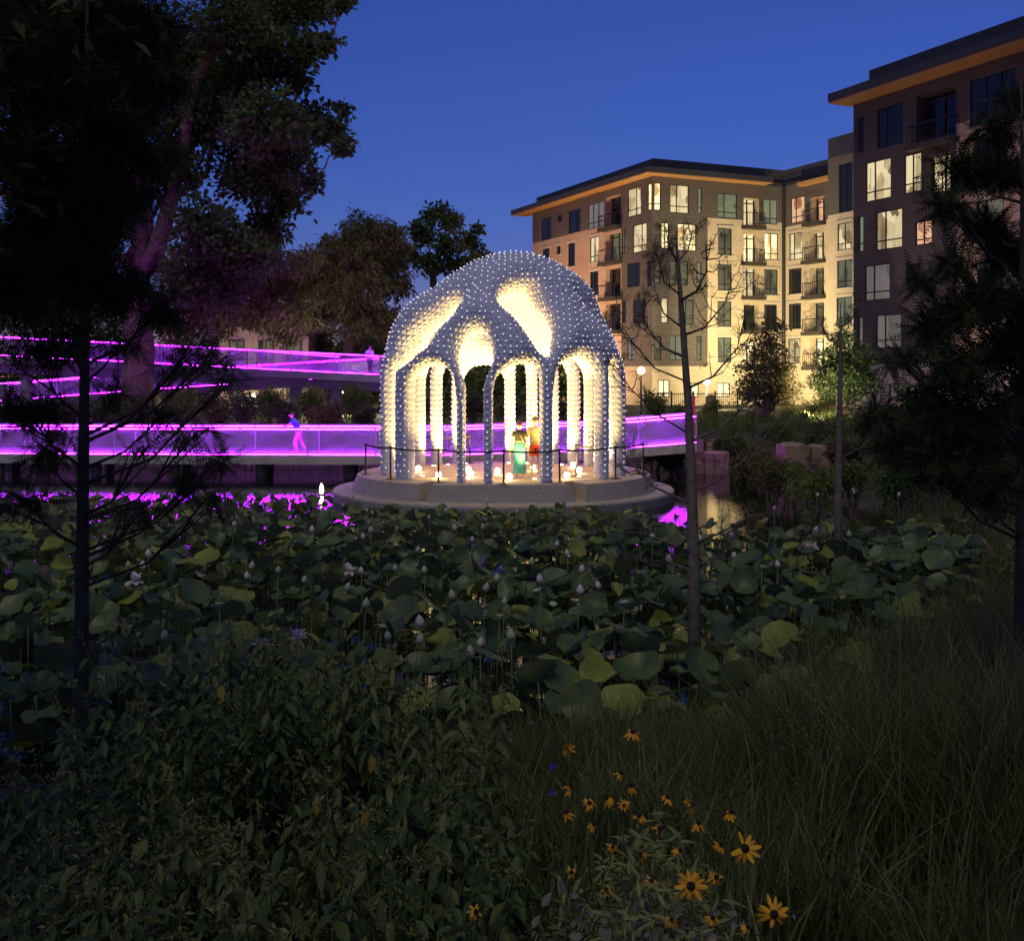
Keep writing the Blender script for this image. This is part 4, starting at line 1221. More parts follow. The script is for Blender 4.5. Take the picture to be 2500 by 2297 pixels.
# wing face
ww = [(290, 850, 355, 970, 'R'), (283, 1018, 345, 1145, 'L'), (280, 1185, 340, 1305, 'D'), (280, 1350, 338, 1470, 'D'), (278, 1515, 335, 1630, 'L')]
wb = [(383, 850, 448, 968, 'R'), (378, 1012, 446, 1145, 'L'), (380, 1180, 446, 1312, 'K'), (378, 1345, 446, 1482, 'K'), (380, 1510, 446, 1645, 'B')]
W_, B_ = prep(WF, Z3, ww, wb)
zb3 = WF.z_of(2.0, Z3(0, 980)[1])
do_face(far, WF, W_, B_, lambda s, z: M_siding if z > zb3 else M_brick, (), (zb3,), lambda s, z: z < zb3)
# projecting bay
bw = [(515, 690, 580, 920, 'D'), (510, 970, 578, 1098, 'L'), (508, 1145, 580, 1275, 'K'), (505, 1320, 578, 1450, 'C'), (505, 1495, 578, 1620, 'L')]
W_, B_ = prep(BF, Z3, bw, [])
zb4 = BF.z_of(1.2, Z3(0, 928)[1])
do_face(far, BF, W_, B_, lambda s, z: M_siding if z > zb4 else M_brick, (), (zb4,), lambda s, z: z < zb4)
# downpipe in the inner corner, roof slabs, parapets, eaves
mb = MB(); q = I_ - VV * 0.12 - U * 0.12; mb.tube([(q.x, q.y, ZB), (q.x, q.y, ZE)], 0.16, 8); mb.build('downpipe', M_frame, far)
E1 = K + U * 23.0; E2 = E1 + VV * 17.0; E3 = I_ + VV * 12 + U * 8; E4 = I_ - U * 10.5 + VV * 12; E5 = I_ - U * 10.5
body = [K, I_, E5, E4, E3 + U * 15, E1]
roof_box(far, 'roof_slab', [K + U * 0.05 + VV * 0.05, I_ + U * 0.05, E5 + VV * 0.05, E4, E3 + U * 15, E1 + VV * 0.05], ZE - 0.02, ZE + 0.3, M_parapet)
ov = 1.25
C0 = K - U * ov - VV * ov; C1 = K + VV * 11.2 - U * ov; C1b = K + VV * 11.2 + U * 0.6; C2 = K + U * 0.6 + VV * 0.6; C3 = E1 + U * 2.6 + VV * 0.6; C4 = E1 + U * 2.6 - VV * ov
ev = roof_box(far, 'eave', [C0, C1, C1b, C2, C3, C4], ZE - 0.02 + 0.06, ZE + 0.50, M_parapet)
roof_box(far, 'soffit', [C0 + U * 0.05 + VV * 0.05, C1 + U * 0.05, C1b, C2, C3 - U * 0.05, C4 + VV * 0.05 - U * 0.05], ZE - 0.03, ZE + 0.055, M_soffit)
D0 = I_ - VV * 0.9 + U * 0.3; 
ev2 = roof_box(far, 'eave', [I_ - VV * 0.7 - U * 2.6, I_ - VV * 0.7 - U * 6.5, I_ - U * 6.5 + VV * 0.5, I_ - U * 2.6 + VV * 0.5], ZE - 0.4, ZE - 0.1, M_soffit)
P0 = K + U * 0.3 + VV * 0.3
roof_box(far, 'parapet', [P0, I_ + U * 0.3 + VV * 0.3, E5 + VV * 0.4, E4, E3 + U * 15, E1 + VV * 0.3 - U * 0.3], ZE + 0.3, ZP, M_parapet)
bb = [B0, B0 - U * 8, B0 - U * 8 + VV * 6, B0 + VV * 6]
roof_box(far, 'parapet', [v_ + VV * 0.01 for v_ in bb], ZE - 0.6, ZP, M_parapet)
roof_box(far, 'bay_side', [B0 + VV * 0.02 - U * 0.02, B0 - U * 0.3 + VV * 0.02, B0 - U * 0.3 + VV * 6, B0 - U * 0.02 + VV * 6], ZB, ZE - 0.65, M_siding)
# inside core so that no sky shows through the wall
roof_box(far, 'core', [K + U * 1.95 + VV * 1.95, I_ + U * 1.95 + VV * 1.95, E5 + VV * 1.95, E4, E3 + U * 15, E1 + VV * 1.95], ZB, ZE - 0.05, M_frame)

# near block
Q0 = Vector((20.6, 67.0, 0))
near = tag(empty('apartment_block', (Q0.x, Q0.y, ZB)), 'dark brown-sided apartment block with projecting wooden eave standing behind the conifer', 'building')
DF_ = Face(Q0, -U, 24.0, -VV)
dw = [(593, 475, 635, 640, 'D'), (695, 420, 818, 612, 'D'), (1130, 270, 1345, 500, 'D'),
      (642, 675, 762, 865, 'L'), (823, 645, 905, 830, 'L'), (588, 940, 633, 1110, 'C'), (690, 910, 815, 1095, 'L'), (875, 960, 955, 1075, 'R'),
      (638, 1165, 757, 1335, 'G'), (830, 1160, 900, 1290, 'D'), (588, 1412, 630, 1560, 'G'), (690, 1400, 810, 1560, 'G'),
      (1165, 550, 1290, 760, 'D'), (1165, 860, 1290, 1060, 'K'), (1165, 1180, 1290, 1360, 'D'), (750, 1725, 832, 1800, 'G')]
db = [(880, 352, 1065, 590, 'D'), (915, 650, 1040, 840, 'L')]
W_, B_ = prep(DF_, Z3, dw, db)
sD = DF_.s_of(Z3(1068, 0)[0]); zbD = DF_.z_of(sD + 2, Z3(0, 470)[1]); zst = 4.5
def md(s, z):
    if z < zst: return M_stucco
    if s > sD and z < zbD: return M_brickp
    return M_siding2
do_face(near, DF_, W_, B_, md, (sD,), (zbD, zst), lambda s, z: s > sD and z < zbD)
Q1 = Q0 - U * 24
roof_box(near, 'roof_slab', [Q0 + VV * 0.05 - U * 0.05, Q1 + VV * 0.05, Q1 + VV * 14, Q0 + VV * 14 - U * 0.05], ZE, ZE + 0.3, M_parapet)
roof_box(near, 'soffit', [Q0 - VV * 1.5 + U * 0.4, Q1 - VV * 1.5, Q1 + VV * 0.6, Q0 + VV * 0.6 + U * 0.4], ZE - 0.05, ZE + 0.06, M_soffit)
roof_box(near, 'eave', [Q0 - VV * 1.56 + U * 0.46, Q1 - VV * 1.56, Q1 + VV * 0.7, Q0 + VV * 0.7 + U * 0.46], ZE + 0.06, ZE + 0.55, M_parapet)
roof_box(near, 'parapet', [Q0 + VV * 0.4 - U * 0.9, Q1 + VV * 0.4, Q1 + VV * 14, Q0 + VV * 14 - U * 0.9], ZE + 0.3, ZP + 0.35, M_parapet)
roof_box(near, 'end_wall', [Q0 + VV * 0.02 - U * 0.02, Q0 - U * 0.4 + VV * 0.02, Q0 - U * 0.4 + VV * 14, Q0 - U * 0.02 + VV * 14], ZB, ZE - 0.05, M_siding2)
roof_box(near, 'core', [Q0 + VV * 2.0 - U * 0.5, Q1 + VV * 2.0, Q1 + VV * 13.5, Q0 + VV * 13.5 - U * 0.5], ZB, ZE - 0.1, M_frame)

# ------------------------------------------------------------------ lamps of the courtyard, with added floods
def lamp_post(p, h, power, color, label, glass, r=0.17):
    g0 = gz(p[0], p[1])
    r0 = tag(empty('street_lamp', (p[0], p[1], g0)), label, 'street lamp')
    b = Vector((p[0], p[1], g0))
    mb = MB(); mb.tube([b - Vector((0, 0, 0.2)), b + Vector((0, 0, h))], [0.07, 0.045], 8); mb.build('pole', M_black, r0)
    mb = MB(); mb.lathe(b, [(0.14, -0.1), (0.14, 0.3), (0.07, 0.4)], 10); mb.build('base', M_black, r0)
    mb = MB(); mb.lathe(b + Vector((0, 0, h)), [(0.05, 0), (r, 0.10), (r * 1.1, 0.22), (r * 0.8, 0.36), (0.02, 0.42)], 12); mb.build('lamp_head', glass, r0, True)
    if power: lamp('lamp_light', b + Vector((0, -0.3, h + 0.2)), power, color, 0.15, 'POINT', parent=r0)
p = pix(1565, 905, 60); lamp_post((p.x, p.y), p.z - gz(p.x, p.y) - 0.2, 220, (1, 0.6, 0.25), 'tall lamp post with an orange glowing head beside the pavilion', M_lampw, 0.20)
p = pix(1725, 932, 80); lamp_post((p.x, p.y), p.z - gz(p.x, p.y) - 0.2, 700, (1, 0.88, 0.6), 'lamp post with a white glowing head before the cream building', M_lampc, 0.22)
p = pix(830, 960, 70); lamp_post((p.x, p.y), p.z - gz(p.x, p.y) - 0.2, 2000, (1.0, 0.92, 0.5), 'short garden lamp shining under the raised walkway', M_lampc, 0.20)
p = pix(2492, 818, 56); lamp_post((p.x, p.y), p.z - gz(p.x, p.y) - 0.2, 160, (1, 0.72, 0.4), 'lamp post glowing behind the conifer branches', M_lampc, 0.2)
ADDED_FLOODS = [((14.2, 78.0), (18.5, 93, 11), 21000, (1.0, 0.80, 0.44), 'added flood lamp brightening the cream brick corner'),
          ((21.0, 84.5), (25.0, 96, 12), 9500, (1.0, 0.80, 0.44), 'added flood lamp brightening the inner angle of the brick wings'),
          ((-4.0, 92.0), (7.0, 102, 12), 21000, (1.0, 0.60, 0.34), 'added flood lamp brightening the tan brick side wall'),
          ((14.6, 55.5), (22.0, 62.5, 8), 3300, (1.0, 0.74, 0.52), 'added flood lamp brightening the stucco foot of the dark block')]
for (x, y), aim, pw_, colr, lab in ADDED_FLOODS:  # unseen floods added to brighten the facades
    g0 = gz(x, y); b = Vector((x, y, g0))
    r0 = tag(empty('added_flood', b), lab, 'added_flood')
    dv = (Vector(aim) - b).normalized()
    mb = MB(); mb.bar(b + Vector((0, 0, -0.1)), b + Vector((0, 0, 0.35)), 0.06); mb.build('stake', M_black, r0)
    mb = MB(); mb.bar(b + Vector((0, 0, 0.42)) - dv * 0.1, b + Vector((0, 0, 0.42)) + dv * 0.1, 0.34, 0.24); mb.build('housing', M_black, r0)
    lamp('added_flood_lamp', b + Vector((0, 0, 0.42)) + dv * 0.14, pw_, colr, 0.2, 'SPOT', aim, 130, r0, 0.8)

# ------------------------------------------------------------------ vegetation helpers
def rng_(seed): return np.random.default_rng(seed)
def rand_dirs(rng, n):
    v = rng.normal(size=(n, 3)); return v / np.linalg.norm(v, axis=1)[:, None]
LEAF4 = (np.array([(0, 0, 0), (0.45, 0.5, 0.06), (1, 0, -0.05), (0.45, -0.5, 0.06)]), np.array([(0, 1, 2), (0, 2, 3)]))
NEED = (np.array([(0, -0.5, 0), (0, 0.5, 0), (1, 0.1, -0.08), (1, -0.1, -0.08)]), np.array([(0, 1, 2), (0, 2, 3)]))
LEAF8 = (np.array([(0, 0, 0), (0.30, 0.42, 0.05), (0.62, 0.36, 0.0), (1.0, 0, -0.16), (0.62, -0.36, 0.0), (0.30, -0.42, 0.05), (0.30, 0, -0.03), (0.62, 0, -0.06)]),
         np.array([(0, 6, 1), (1, 6, 7), (1, 7, 2), (2, 7, 3), (0, 5, 6), (5, 7, 6), (5, 4, 7), (4, 3, 7)]))
_fv = []; _ff = []
for _i in range(9):
    _t = 0.08 + 0.92 * _i / 8; _l = 0.5 * math.sin(math.pi * (0.15 + 0.8 * _t)) ** 0.7
    for _s in (-1, 1):
        _n = len(_fv); _fv += [(_t - 0.03, 0, 0), (_t + 0.03, 0, 0), (_t + 0.10, _s * _l, -0.05)]; _ff.append((_n, _n + 1, _n + 2))
_n = len(_fv); _fv += [(0, -0.035, 0), (0, 0.035, 0), (1.05, 0, -0.02)]; _ff.append((_n, _n + 1, _n + 2))
FEATH = (np.array(_fv), np.array(_ff))
def frames(dirs, rng, up=None, roll=1.0):
    """frame per direction: x along dir, z roughly up with random roll"""
    x = dirs / np.linalg.norm(dirs, axis=1)[:, None]
    ref = np.tile([0, 0, 1.0], (len(x), 1)) + rng.normal(size=x.shape) * roll
    y = np.cross(ref, x); y /= np.maximum(np.linalg.norm(y, axis=1), 1e-6)[:, None]
    z = np.cross(x, y)
    return x, y, z
def stamp(tpl, pos, fr, ln, wd):
    T, Fc = tpl; x, y, z = fr
    V = pos[:, None, :] + (T[None, :, 0:1] * ln[:, None, None]) * x[:, None, :] + (T[None, :, 1:2] * wd[:, None, None]) * y[:, None, :] + (T[None, :, 2:3] * ln[:, None, None]) * z[:, None, :]
    n, k = len(pos), len(T)
    Fa = Fc[None] + (np.arange(n) * k)[:, None, None]
    return V.reshape(-1, 3), Fa.reshape(-1, Fc.shape[1])
def cloud(centers, radii, n, size, seed, aspect=0.55, tpl=LEAF4, squash=0.8, droop=0.0, roll=1.0, shell=2.2):
    rng = rng_(seed)
    C = np.array([tuple(c) for c in centers], float); r = np.array(radii, float)
    pk = rng.choice(len(C), n, p=r ** 2 / (r ** 2).sum())
    d = rand_dirs(rng, n)
    u = rng.random(n) ** (1 / shell)
    # uneven outline: the radius of a clump changes with direction
    wob = 1 + 0.32 * np.sin(d[:, 0] * 5 + pk * 1.7) * np.sin(d[:, 2] * 6 + pk * 2.9) + rng.normal(0, 0.10, n)
    P = C[pk] + d * (r[pk] * u * wob)[:, None] * np.array([1, 1, squash])
    dr = d * 0.7 + rand_dirs(rng, n) * 0.9; dr[:, 2] -= droop
    ln = rng.uniform(size[0], size[1], n)
    return stamp(tpl, P, frames(dr, rng, roll=roll), ln, ln * aspect)
def limbs(base, fork, centers, radii, r0, seed, mid=0.35, n=6, skip=1):
    """trunk from base to fork, then limbs to the clumps, each joined to the nearest wood already there"""
    rnd = random.Random(seed)
    mb = MB(); base = Vector(base); fork = Vector(fork)
    pts = [base.lerp(fork, t / 4) + Vector((rnd.uniform(-1, 1), rnd.uniform(-1, 1), 0)) * r0 * 0.5 * (t > 0) for t in range(5)]
    rad = [r0 * (1.25 - 0.5 * t / 4) for t in range(5)]
    mb.tube(pts, rad, 9)
    nodes = [(p, r) for p, r in zip(pts[2:], rad[2:])]
    cs = sorted([(Vector(c), r) for c, r in zip(centers, radii)], key=lambda t: (t[0] - fork).length)
    for i, (c, r) in enumerate(cs):
        if i % skip: continue
        j = min(range(len(nodes)), key=lambda q: (nodes[q][0] - c).length + (0.6 * max(0, nodes[q][0].z - c.z)))
        a, ra = nodes[j]
        ra = max(ra * 0.62, r0 * 0.07)
        m1 = a.lerp(c, 0.33) + Vector((rnd.uniform(-1, 1), rnd.uniform(-1, 1), rnd.uniform(-0.1, 0.8))) * (c - a).length * 0.10
        m2 = a.lerp(c, 0.68) + Vector((rnd.uniform(-1, 1), rnd.uniform(-1, 1), rnd.uniform(-0.3, 0.8))) * (c - a).length * 0.10
        rr = [ra, ra * 0.8, ra * 0.6, ra * 0.35]
        mb.tube([a, m1, m2, c], rr, n)
        nodes += [(m1, rr[1]), (m2, rr[2]), (c, rr[3])]
    return mb
def tree(name, label, base, fork, centers, radii, r0, leafmat, n, size, seed, group=None, bark=None, cat='tree', **kw):
    root = tag(empty(name, base), label, cat, group)
    limbs(base, fork, centers, radii, r0, seed).build('trunk', bark or M_bark, root, True)
    v, f = cloud(centers, radii, n, size, seed + 1, **kw)
    link('crown', np_mesh('crown', v, f, leafmat), root)
    return root
def px_clumps(lst, d, seed, dz=3.0):
    rnd = random.Random(seed); C = []; Rr = []
    for x, y, r in lst:
        dd = d + rnd.uniform(-dz, dz)
        C.append(pix(x, y, dd)); Rr.append(r / F * dd)
    return C, Rr

# ------------------------------------------------------------------ big trees
big_l = [(560, 60, 110), (680, 25, 80), (770, 15, 55), (835, 8, 32), (640, 130, 90), (745, 120, 48), (720, 190, 50), (560, 220, 110), (800, 105, 32), (650, 300, 100), (755, 300, 62), (815, 320, 42),
         (838, 268, 22), (838, 360, 28), (700, 390, 72), (620, 430, 100), (760, 445, 30), (700, 490, 52), (650, 560, 62), (600, 620, 70), (500, 560, 90), (480, 300, 110), (430, 150, 110), (420, 420, 90),
         (300, 100, 130), (150, 60, 120), (280, 260, 120), (120, 250, 120), (250, 420, 110), (100, 450, 110), (540, 690, 80), (470, 690, 70), (60, 620, 100), (200, 620, 90)]
C_, R_ = px_clumps(big_l, 58, 1, 3.5)
bx, by = pix(335, 0, 58).x, 58
g0 = gz(bx, by)
bt = tag(empty('oak_tree', (bx, by, g0)), 'huge leafy tree with forked pinkish trunk rising beside the raised walkway', 'tree')
mb = limbs((bx, by, g0 - 0.3), pix(352, 650, 58), C_, R_, 0.75, 3, skip=1)
def pxtube(mb, pts, d, r0, r1, n=8, dd=0.0):
    k = len(pts); mb.tube([pix(x, y, d + dd * i / k) for i, (x, y) in enumerate(pts)], [r0 + (r1 - r0) * i / (k - 1) for i in range(k)], n)
pxtube(mb, [(355, 660), (385, 600), (415, 500), (440, 390), (462, 260), (476, 197), (540, 91), (585, 5)], 56.8, 0.52, 0.16)
pxtube(mb, [(350, 670), (340, 590), (330, 480), (345, 380), (330, 250)], 56.8, 0.50, 0.25)
pxtube(mb, [(352, 640), (365, 560), (360, 470), (370, 380)], 57.2, 0.28, 0.16)
mb.build('trunk', M_bark, bt, True)
v, f = cloud(C_, R_, 60000, (0.22, 0.46), 11, aspect=0.62, shell=1.9)
link('crown', np_mesh('crown', v, f, M_leafD), bt)
# second storey of the same wood, brown-green trees behind the walkway
def far_tree(lst, d, label, m, n, size, seed, trunkx, group='trees behind the walkway', name='broadleaf_tree', dz=2.5, **kw):
    C, Rr = px_clumps(lst, d, seed, dz)
    x = pix(trunkx, 0, d).x; g1 = gz(x, d)
    zt = min(c.z for c in C); fork = Vector((x, d, max(g1 + 1.2, zt - 0.2)))
    return tree(name, label, (x, d, g1 - 0.2), fork, C, Rr, 0.38, m, n, size, seed, group, **kw)
far_tree([(560, 640, 80), (480, 720, 90), (580, 730, 80), (640, 690, 60), (420, 640, 70), (520, 780, 60), (440, 800, 60), (620, 770, 55), (680, 720, 60), (690, 640, 45), (720, 770, 60), (640, 620, 45), (600, 600, 50), (740, 640, 45), (760, 700, 50), (665, 585, 28)], 74, 'dark drooping tree tinged purple by the walkway lights', M_leafB, 17000, (0.25, 0.5), 21, 520, droop=0.9, aspect=0.35)
far_tree([(890, 560, 55), (950, 570, 40), (850, 610, 70), (930, 630, 70), (790, 660, 70), (870, 690, 85), (960, 690, 50), (720, 700, 60), (780, 740, 75), (870, 770, 70), (700, 780, 60), (920, 780, 60), (985, 600, 25), (800, 590, 25)], 78, 'rounded brown-green drooping tree behind the utility wires', M_leafB, 26000, (0.25, 0.52), 22, 850, droop=1.0, aspect=0.32)
far_tree([(1055, 528, 30), (1105, 545, 32), (1035, 578, 32), (1090, 598, 38), (1145, 590, 30), (1165, 560, 18), (1170, 630, 30), (1020, 560, 28), (1055, 645, 38), (1010, 630, 28), (1120, 650, 40), (1080, 515, 22)], 92, 'tall open-crowned tree with bare lower trunk behind the dome', M_leafD, 5200, (0.25, 0.5), 23, 1060, aspect=0.6, shell=1.6)
far_tree([(760, 850, 60), (820, 870, 60), (880, 850, 60), (940, 830, 60), (690, 830, 40), (860, 900, 50), (930, 900, 50)], 88, 'low dark evergreen filling the gap beside the villa', M_leafD, 8000, (0.2, 0.42), 24, 850)
far_tree([(60, 760, 90), (180, 760, 90), (300, 780, 80), (390, 770, 60), (120, 860, 70), (250, 870, 60)], 80, 'dark broad tree behind the upper railing', M_leafD, 8000, (0.25, 0.5), 25, 200)
# distant belt of trees that closes the horizon
rnd = random.Random(77); C_ = []; R_ = []
for i in range(80):
    x = -75 + i * 1.12 + rnd.uniform(-0.6, 0.6); C_.append((x, rnd.uniform(104, 118), rnd.uniform(2.0, 5.0))); R_.append(rnd.uniform(2.2, 3.6))
for i in range(26):
    x = -12 + i * 0.75; C_.append((x, rnd.uniform(72, 84) if x < 4 else 98, rnd.uniform(1.6, 3.6))); R_.append(rnd.uniform(1.3, 2.0))
v, f = cloud(C_, R_, 32000, (0.35, 0.75), 31)
tag(link('treeline', np_mesh('treeline', v, f, M_leafD)), kind='stuff')

# ------------------------------------------------------------------ shrubs
def shrub(px, py, d, rx, rz, m, n, size, seed, label, group, name='shrub', droop=0.0, aspect=0.5):
    p = pix(px, py, d); g1 = gz(p.x, d)
    rx_ = rx / F * d; rz_ = rz / F * d
    rnd = random.Random(seed); C = []; Rr = []
    for i in range(8):
        a = rnd.uniform(0, 6.28); q = rnd.uniform(0.1, 0.62)
        C.append(Vector((p.x + rx_ * q * math.cos(a), d + rx_ * q * math.sin(a) * 0.8, p.z + rz_ * rnd.uniform(-0.5, 0.5)))); Rr.append(min(rx_, rz_) * rnd.uniform(0.42, 0.75))
    root = tag(empty(name, (p.x, d, g1)), label, 'shrub', group)
    mb = MB()
    for i in range(6):
        c = C[i]; mb.tube([(p.x + rnd.uniform(-.2, .2), d + rnd.uniform(-.2, .2), g1 - 0.1), Vector((p.x, d, g1)).lerp(c, 0.5) + Vector((0, 0, 0.1)), c], [0.04, 0.03, 0.012], 5)
    mb.build('stem', M_bark, root)
    v, f = cloud(C, Rr, n, size, seed, droop=droop, aspect=aspect, shell=1.9)
    link('foliage', np_mesh('foliage', v, f, m), root)
G1 = 'shrubs on the bank behind the low footbridge'
row = [(60, 1000, 55, 70, 45, M_leafG), (150, 1005, 54, 60, 45, M_leafD), (250, 1000, 55, 60, 45, M_leafG), (440, 985, 55, 60, 50, M_leafY), (520, 1000, 53, 50, 42, M_leafB), (600, 1005, 52, 48, 48, M_leafG),
       (660, 985, 56, 45, 45, M_leafY), (760, 985, 57, 45, 50, M_leafY), (690, 1010, 52, 40, 35, M_leafD), (800, 1010, 52, 45, 42, M_leafB), (870, 985, 57, 45, 55, M_leafY), (890, 1015, 52, 40, 35, M_leafG),
       (350, 1010, 54, 50, 45, M_leafD), (980, 1000, 56, 50, 45, M_leafD), (1060, 1005, 55, 45, 40, M_leafG), (1150, 1000, 56, 50, 45, M_leafD), (1250, 1000, 56, 50, 50, M_leafD), (1340, 995, 57, 50, 50, M_leafG), (1430, 990, 58, 50, 50, M_leafD)]
nm = {M_leafY.name: 'yellow-green bushy shrub on the bank behind the low footbridge', M_leafG.name: 'mid-green bushy shrub on the bank behind the low footbridge', M_leafD.name: 'dark bushy shrub on the bank behind the low footbridge', M_leafB.name: 'brownish loose shrub on the bank behind the low footbridge'}
for i, (x, y, d, rx, rz, m) in enumerate(row):
    shrub(x, y, d, rx, rz, m, 1500, (0.10, 0.24), 100 + i, nm[m.name], G1)
G2 = 'shrubs on the bank below the apartment buildings'
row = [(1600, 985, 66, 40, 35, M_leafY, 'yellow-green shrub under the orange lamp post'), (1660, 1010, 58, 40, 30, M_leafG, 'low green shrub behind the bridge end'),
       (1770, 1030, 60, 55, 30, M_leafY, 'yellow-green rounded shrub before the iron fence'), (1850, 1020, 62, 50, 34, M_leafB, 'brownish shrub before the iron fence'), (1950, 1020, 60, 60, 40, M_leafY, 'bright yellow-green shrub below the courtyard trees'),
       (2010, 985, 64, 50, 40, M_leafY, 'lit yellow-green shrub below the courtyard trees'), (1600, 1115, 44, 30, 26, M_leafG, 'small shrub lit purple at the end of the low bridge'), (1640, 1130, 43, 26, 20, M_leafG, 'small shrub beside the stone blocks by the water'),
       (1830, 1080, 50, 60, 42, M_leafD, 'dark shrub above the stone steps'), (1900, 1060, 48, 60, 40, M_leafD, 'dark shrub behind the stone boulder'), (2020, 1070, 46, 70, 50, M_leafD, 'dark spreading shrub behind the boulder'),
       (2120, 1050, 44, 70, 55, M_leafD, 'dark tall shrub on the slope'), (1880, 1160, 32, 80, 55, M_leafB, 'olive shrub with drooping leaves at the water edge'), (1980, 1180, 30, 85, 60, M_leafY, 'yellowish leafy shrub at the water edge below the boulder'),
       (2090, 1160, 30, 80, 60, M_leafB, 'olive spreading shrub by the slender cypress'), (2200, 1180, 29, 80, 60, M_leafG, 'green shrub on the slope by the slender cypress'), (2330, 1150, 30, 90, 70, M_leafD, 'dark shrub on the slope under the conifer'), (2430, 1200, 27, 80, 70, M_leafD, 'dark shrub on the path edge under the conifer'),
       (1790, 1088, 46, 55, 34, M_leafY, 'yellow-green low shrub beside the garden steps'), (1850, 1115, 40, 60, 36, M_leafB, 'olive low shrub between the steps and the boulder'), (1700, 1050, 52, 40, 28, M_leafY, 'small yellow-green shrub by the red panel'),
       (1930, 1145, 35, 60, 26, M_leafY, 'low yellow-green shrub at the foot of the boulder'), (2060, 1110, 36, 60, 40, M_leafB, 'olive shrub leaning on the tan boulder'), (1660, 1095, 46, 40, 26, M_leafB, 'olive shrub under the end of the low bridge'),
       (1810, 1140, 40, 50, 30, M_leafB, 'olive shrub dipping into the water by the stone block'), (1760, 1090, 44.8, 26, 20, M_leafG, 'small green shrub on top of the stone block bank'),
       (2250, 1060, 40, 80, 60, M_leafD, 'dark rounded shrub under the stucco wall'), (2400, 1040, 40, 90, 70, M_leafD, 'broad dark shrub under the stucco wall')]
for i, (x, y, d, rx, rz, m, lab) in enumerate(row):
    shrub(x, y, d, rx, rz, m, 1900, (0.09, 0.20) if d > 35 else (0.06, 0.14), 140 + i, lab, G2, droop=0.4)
# courtyard trees
far_tree([(1870, 850, 50), (1850, 910, 55), (1900, 900, 50), (1870, 960, 55), (1890, 800, 30), (1830, 960, 40), (1920, 960, 40)], 58, 'small round-headed olive-green tree in the courtyard garden', M_leafB, 6500, (0.11, 0.24), 26, 1872, 'courtyard trees', 'young_tree', 0.8)
far_tree([(2060, 830, 35), (2040, 880, 50), (2090, 890, 50), (2020, 930, 50), (2080, 940, 55), (2110, 930, 40), (2060, 790, 18)], 60, 'small bright-green tree lit from below beside the dark block', M_leafG, 7000, (0.11, 0.24), 27, 2062, 'courtyard trees', 'young_tree', 0.8)
far_tree([(1730, 1010, 22), (1745, 990, 20)], 64, 'tiny yellow-green sapling before the iron fence', M_leafY, 800, (0.1, 0.2), 28, 1737, 'courtyard trees', 'young_tree', 0.4)

# ------------------------------------------------------------------ conifers in front
def conifer(label, tx, d, clumps, seed, n, top_y, r0=0.075, lean=0.0, dense=0):
    rnd = random.Random(seed)
    x = pix(tx, 0, d).x; g1 = gz(x, d)
    root = tag(empty('cypress_tree', (x, d, g1)), label, 'tree')
    mb = MB()
    zt = pix(tx, top_y, d).z
    tp = [Vector((x + lean * t + 0.03 * math.sin(3 * t + seed), d, g1 - 0.1 + (zt - g1) * t)) for t in [i / 10 for i in range(11)]]
    mb.tube(tp, [r0 * (1.35 - 1.2 * i / 10) for i in range(11)], 9)
    C = []; Rr = []
    for cx_, cy_, r in clumps:
        dd = d + rnd.uniform(-1.0, 1.0)
        c = pix(cx_, cy_, dd); rr = r / F * dd
        az = c.z - (0.25 + 0.45 * abs(c.x - x))
        az = min(max(az, g1 + 0.5), zt - 0.1)
        t = (az - g1) / (zt - g1); a = tp[min(10, int(t * 10))].copy(); a.z = az
        m1 = a.lerp(c, 0.5) + Vector((0, 0, -0.10 * (c - a).length))
        mb.tube([a, m1, c], [0.016, 0.011, 0.005], 5)
        # several side sprays around the clump
        C.append(c); Rr.append(rr * 0.5)
        for q in range(6):
            s = c + Vector((rnd.uniform(-1, 1), rnd.uniform(-1, 1), rnd.uniform(-0.35, 0.5))) * rr * 0.8
            mb.tube([m1.lerp(c, rnd.random()), s], [0.010, 0.004], 4)
            C.append(s); Rr.append(rr * rnd.uniform(0.28, 0.42))
    mb.build('trunk', M_barkg, root, True)
    v, f = cloud(C, Rr, n, (0.12, 0.26), seed + 5, aspect=0.38, tpl=FEATH, squash=0.6, shell=2.0, droop=0.25, roll=0.5)
    if dense:
        sel = [(c, r) for c, r in zip(C, Rr) if (HY + (CAMZ - c.z) / c.y * F) < dense]
        v2, f2 = cloud([c for c, r in sel], [r * 1.35 for c, r in sel], n, (0.12, 0.28), seed + 9, aspect=0.4, tpl=FEATH, squash=0.8, shell=2.4, droop=0.3, roll=0.6)
        f = np.concatenate([f, f2 + len(v)]); v = np.concatenate([v, v2])
    link('crown', np_mesh('crown', v, f, M_needle), root)
cl = [(60, 60, 150), (200, 40, 140), (330, 80, 100), (100, 200, 150), (250, 220, 120), (355, 180, 80), (60, 380, 130), (200, 400, 130), (320, 350, 100), (100, 560, 130), (240, 540, 110), (320, 470, 55), (60, 700, 120),
      (190, 690, 110), (310, 700, 70), (80, 850, 110), (180, 800, 65), (60, 1000, 90), (390, 760, 50), (300, 830, 45), (520, 870, 48), (480, 840, 36), (430, 900, 50), (560, 920, 32), (400, 1010, 42), (480, 1060, 50),
      (550, 1130, 50), (470, 1180, 52), (350, 1100, 42), (290, 960, 42), (100, 1100, 80), (60, 1220, 70), (330, 1250, 50), (530, 1215, 42)]
conifer('dark cypress with feathery boughs before the purple bridges', 205, 9.5, cl, 5, 9000, -250, 0.055, dense=780)
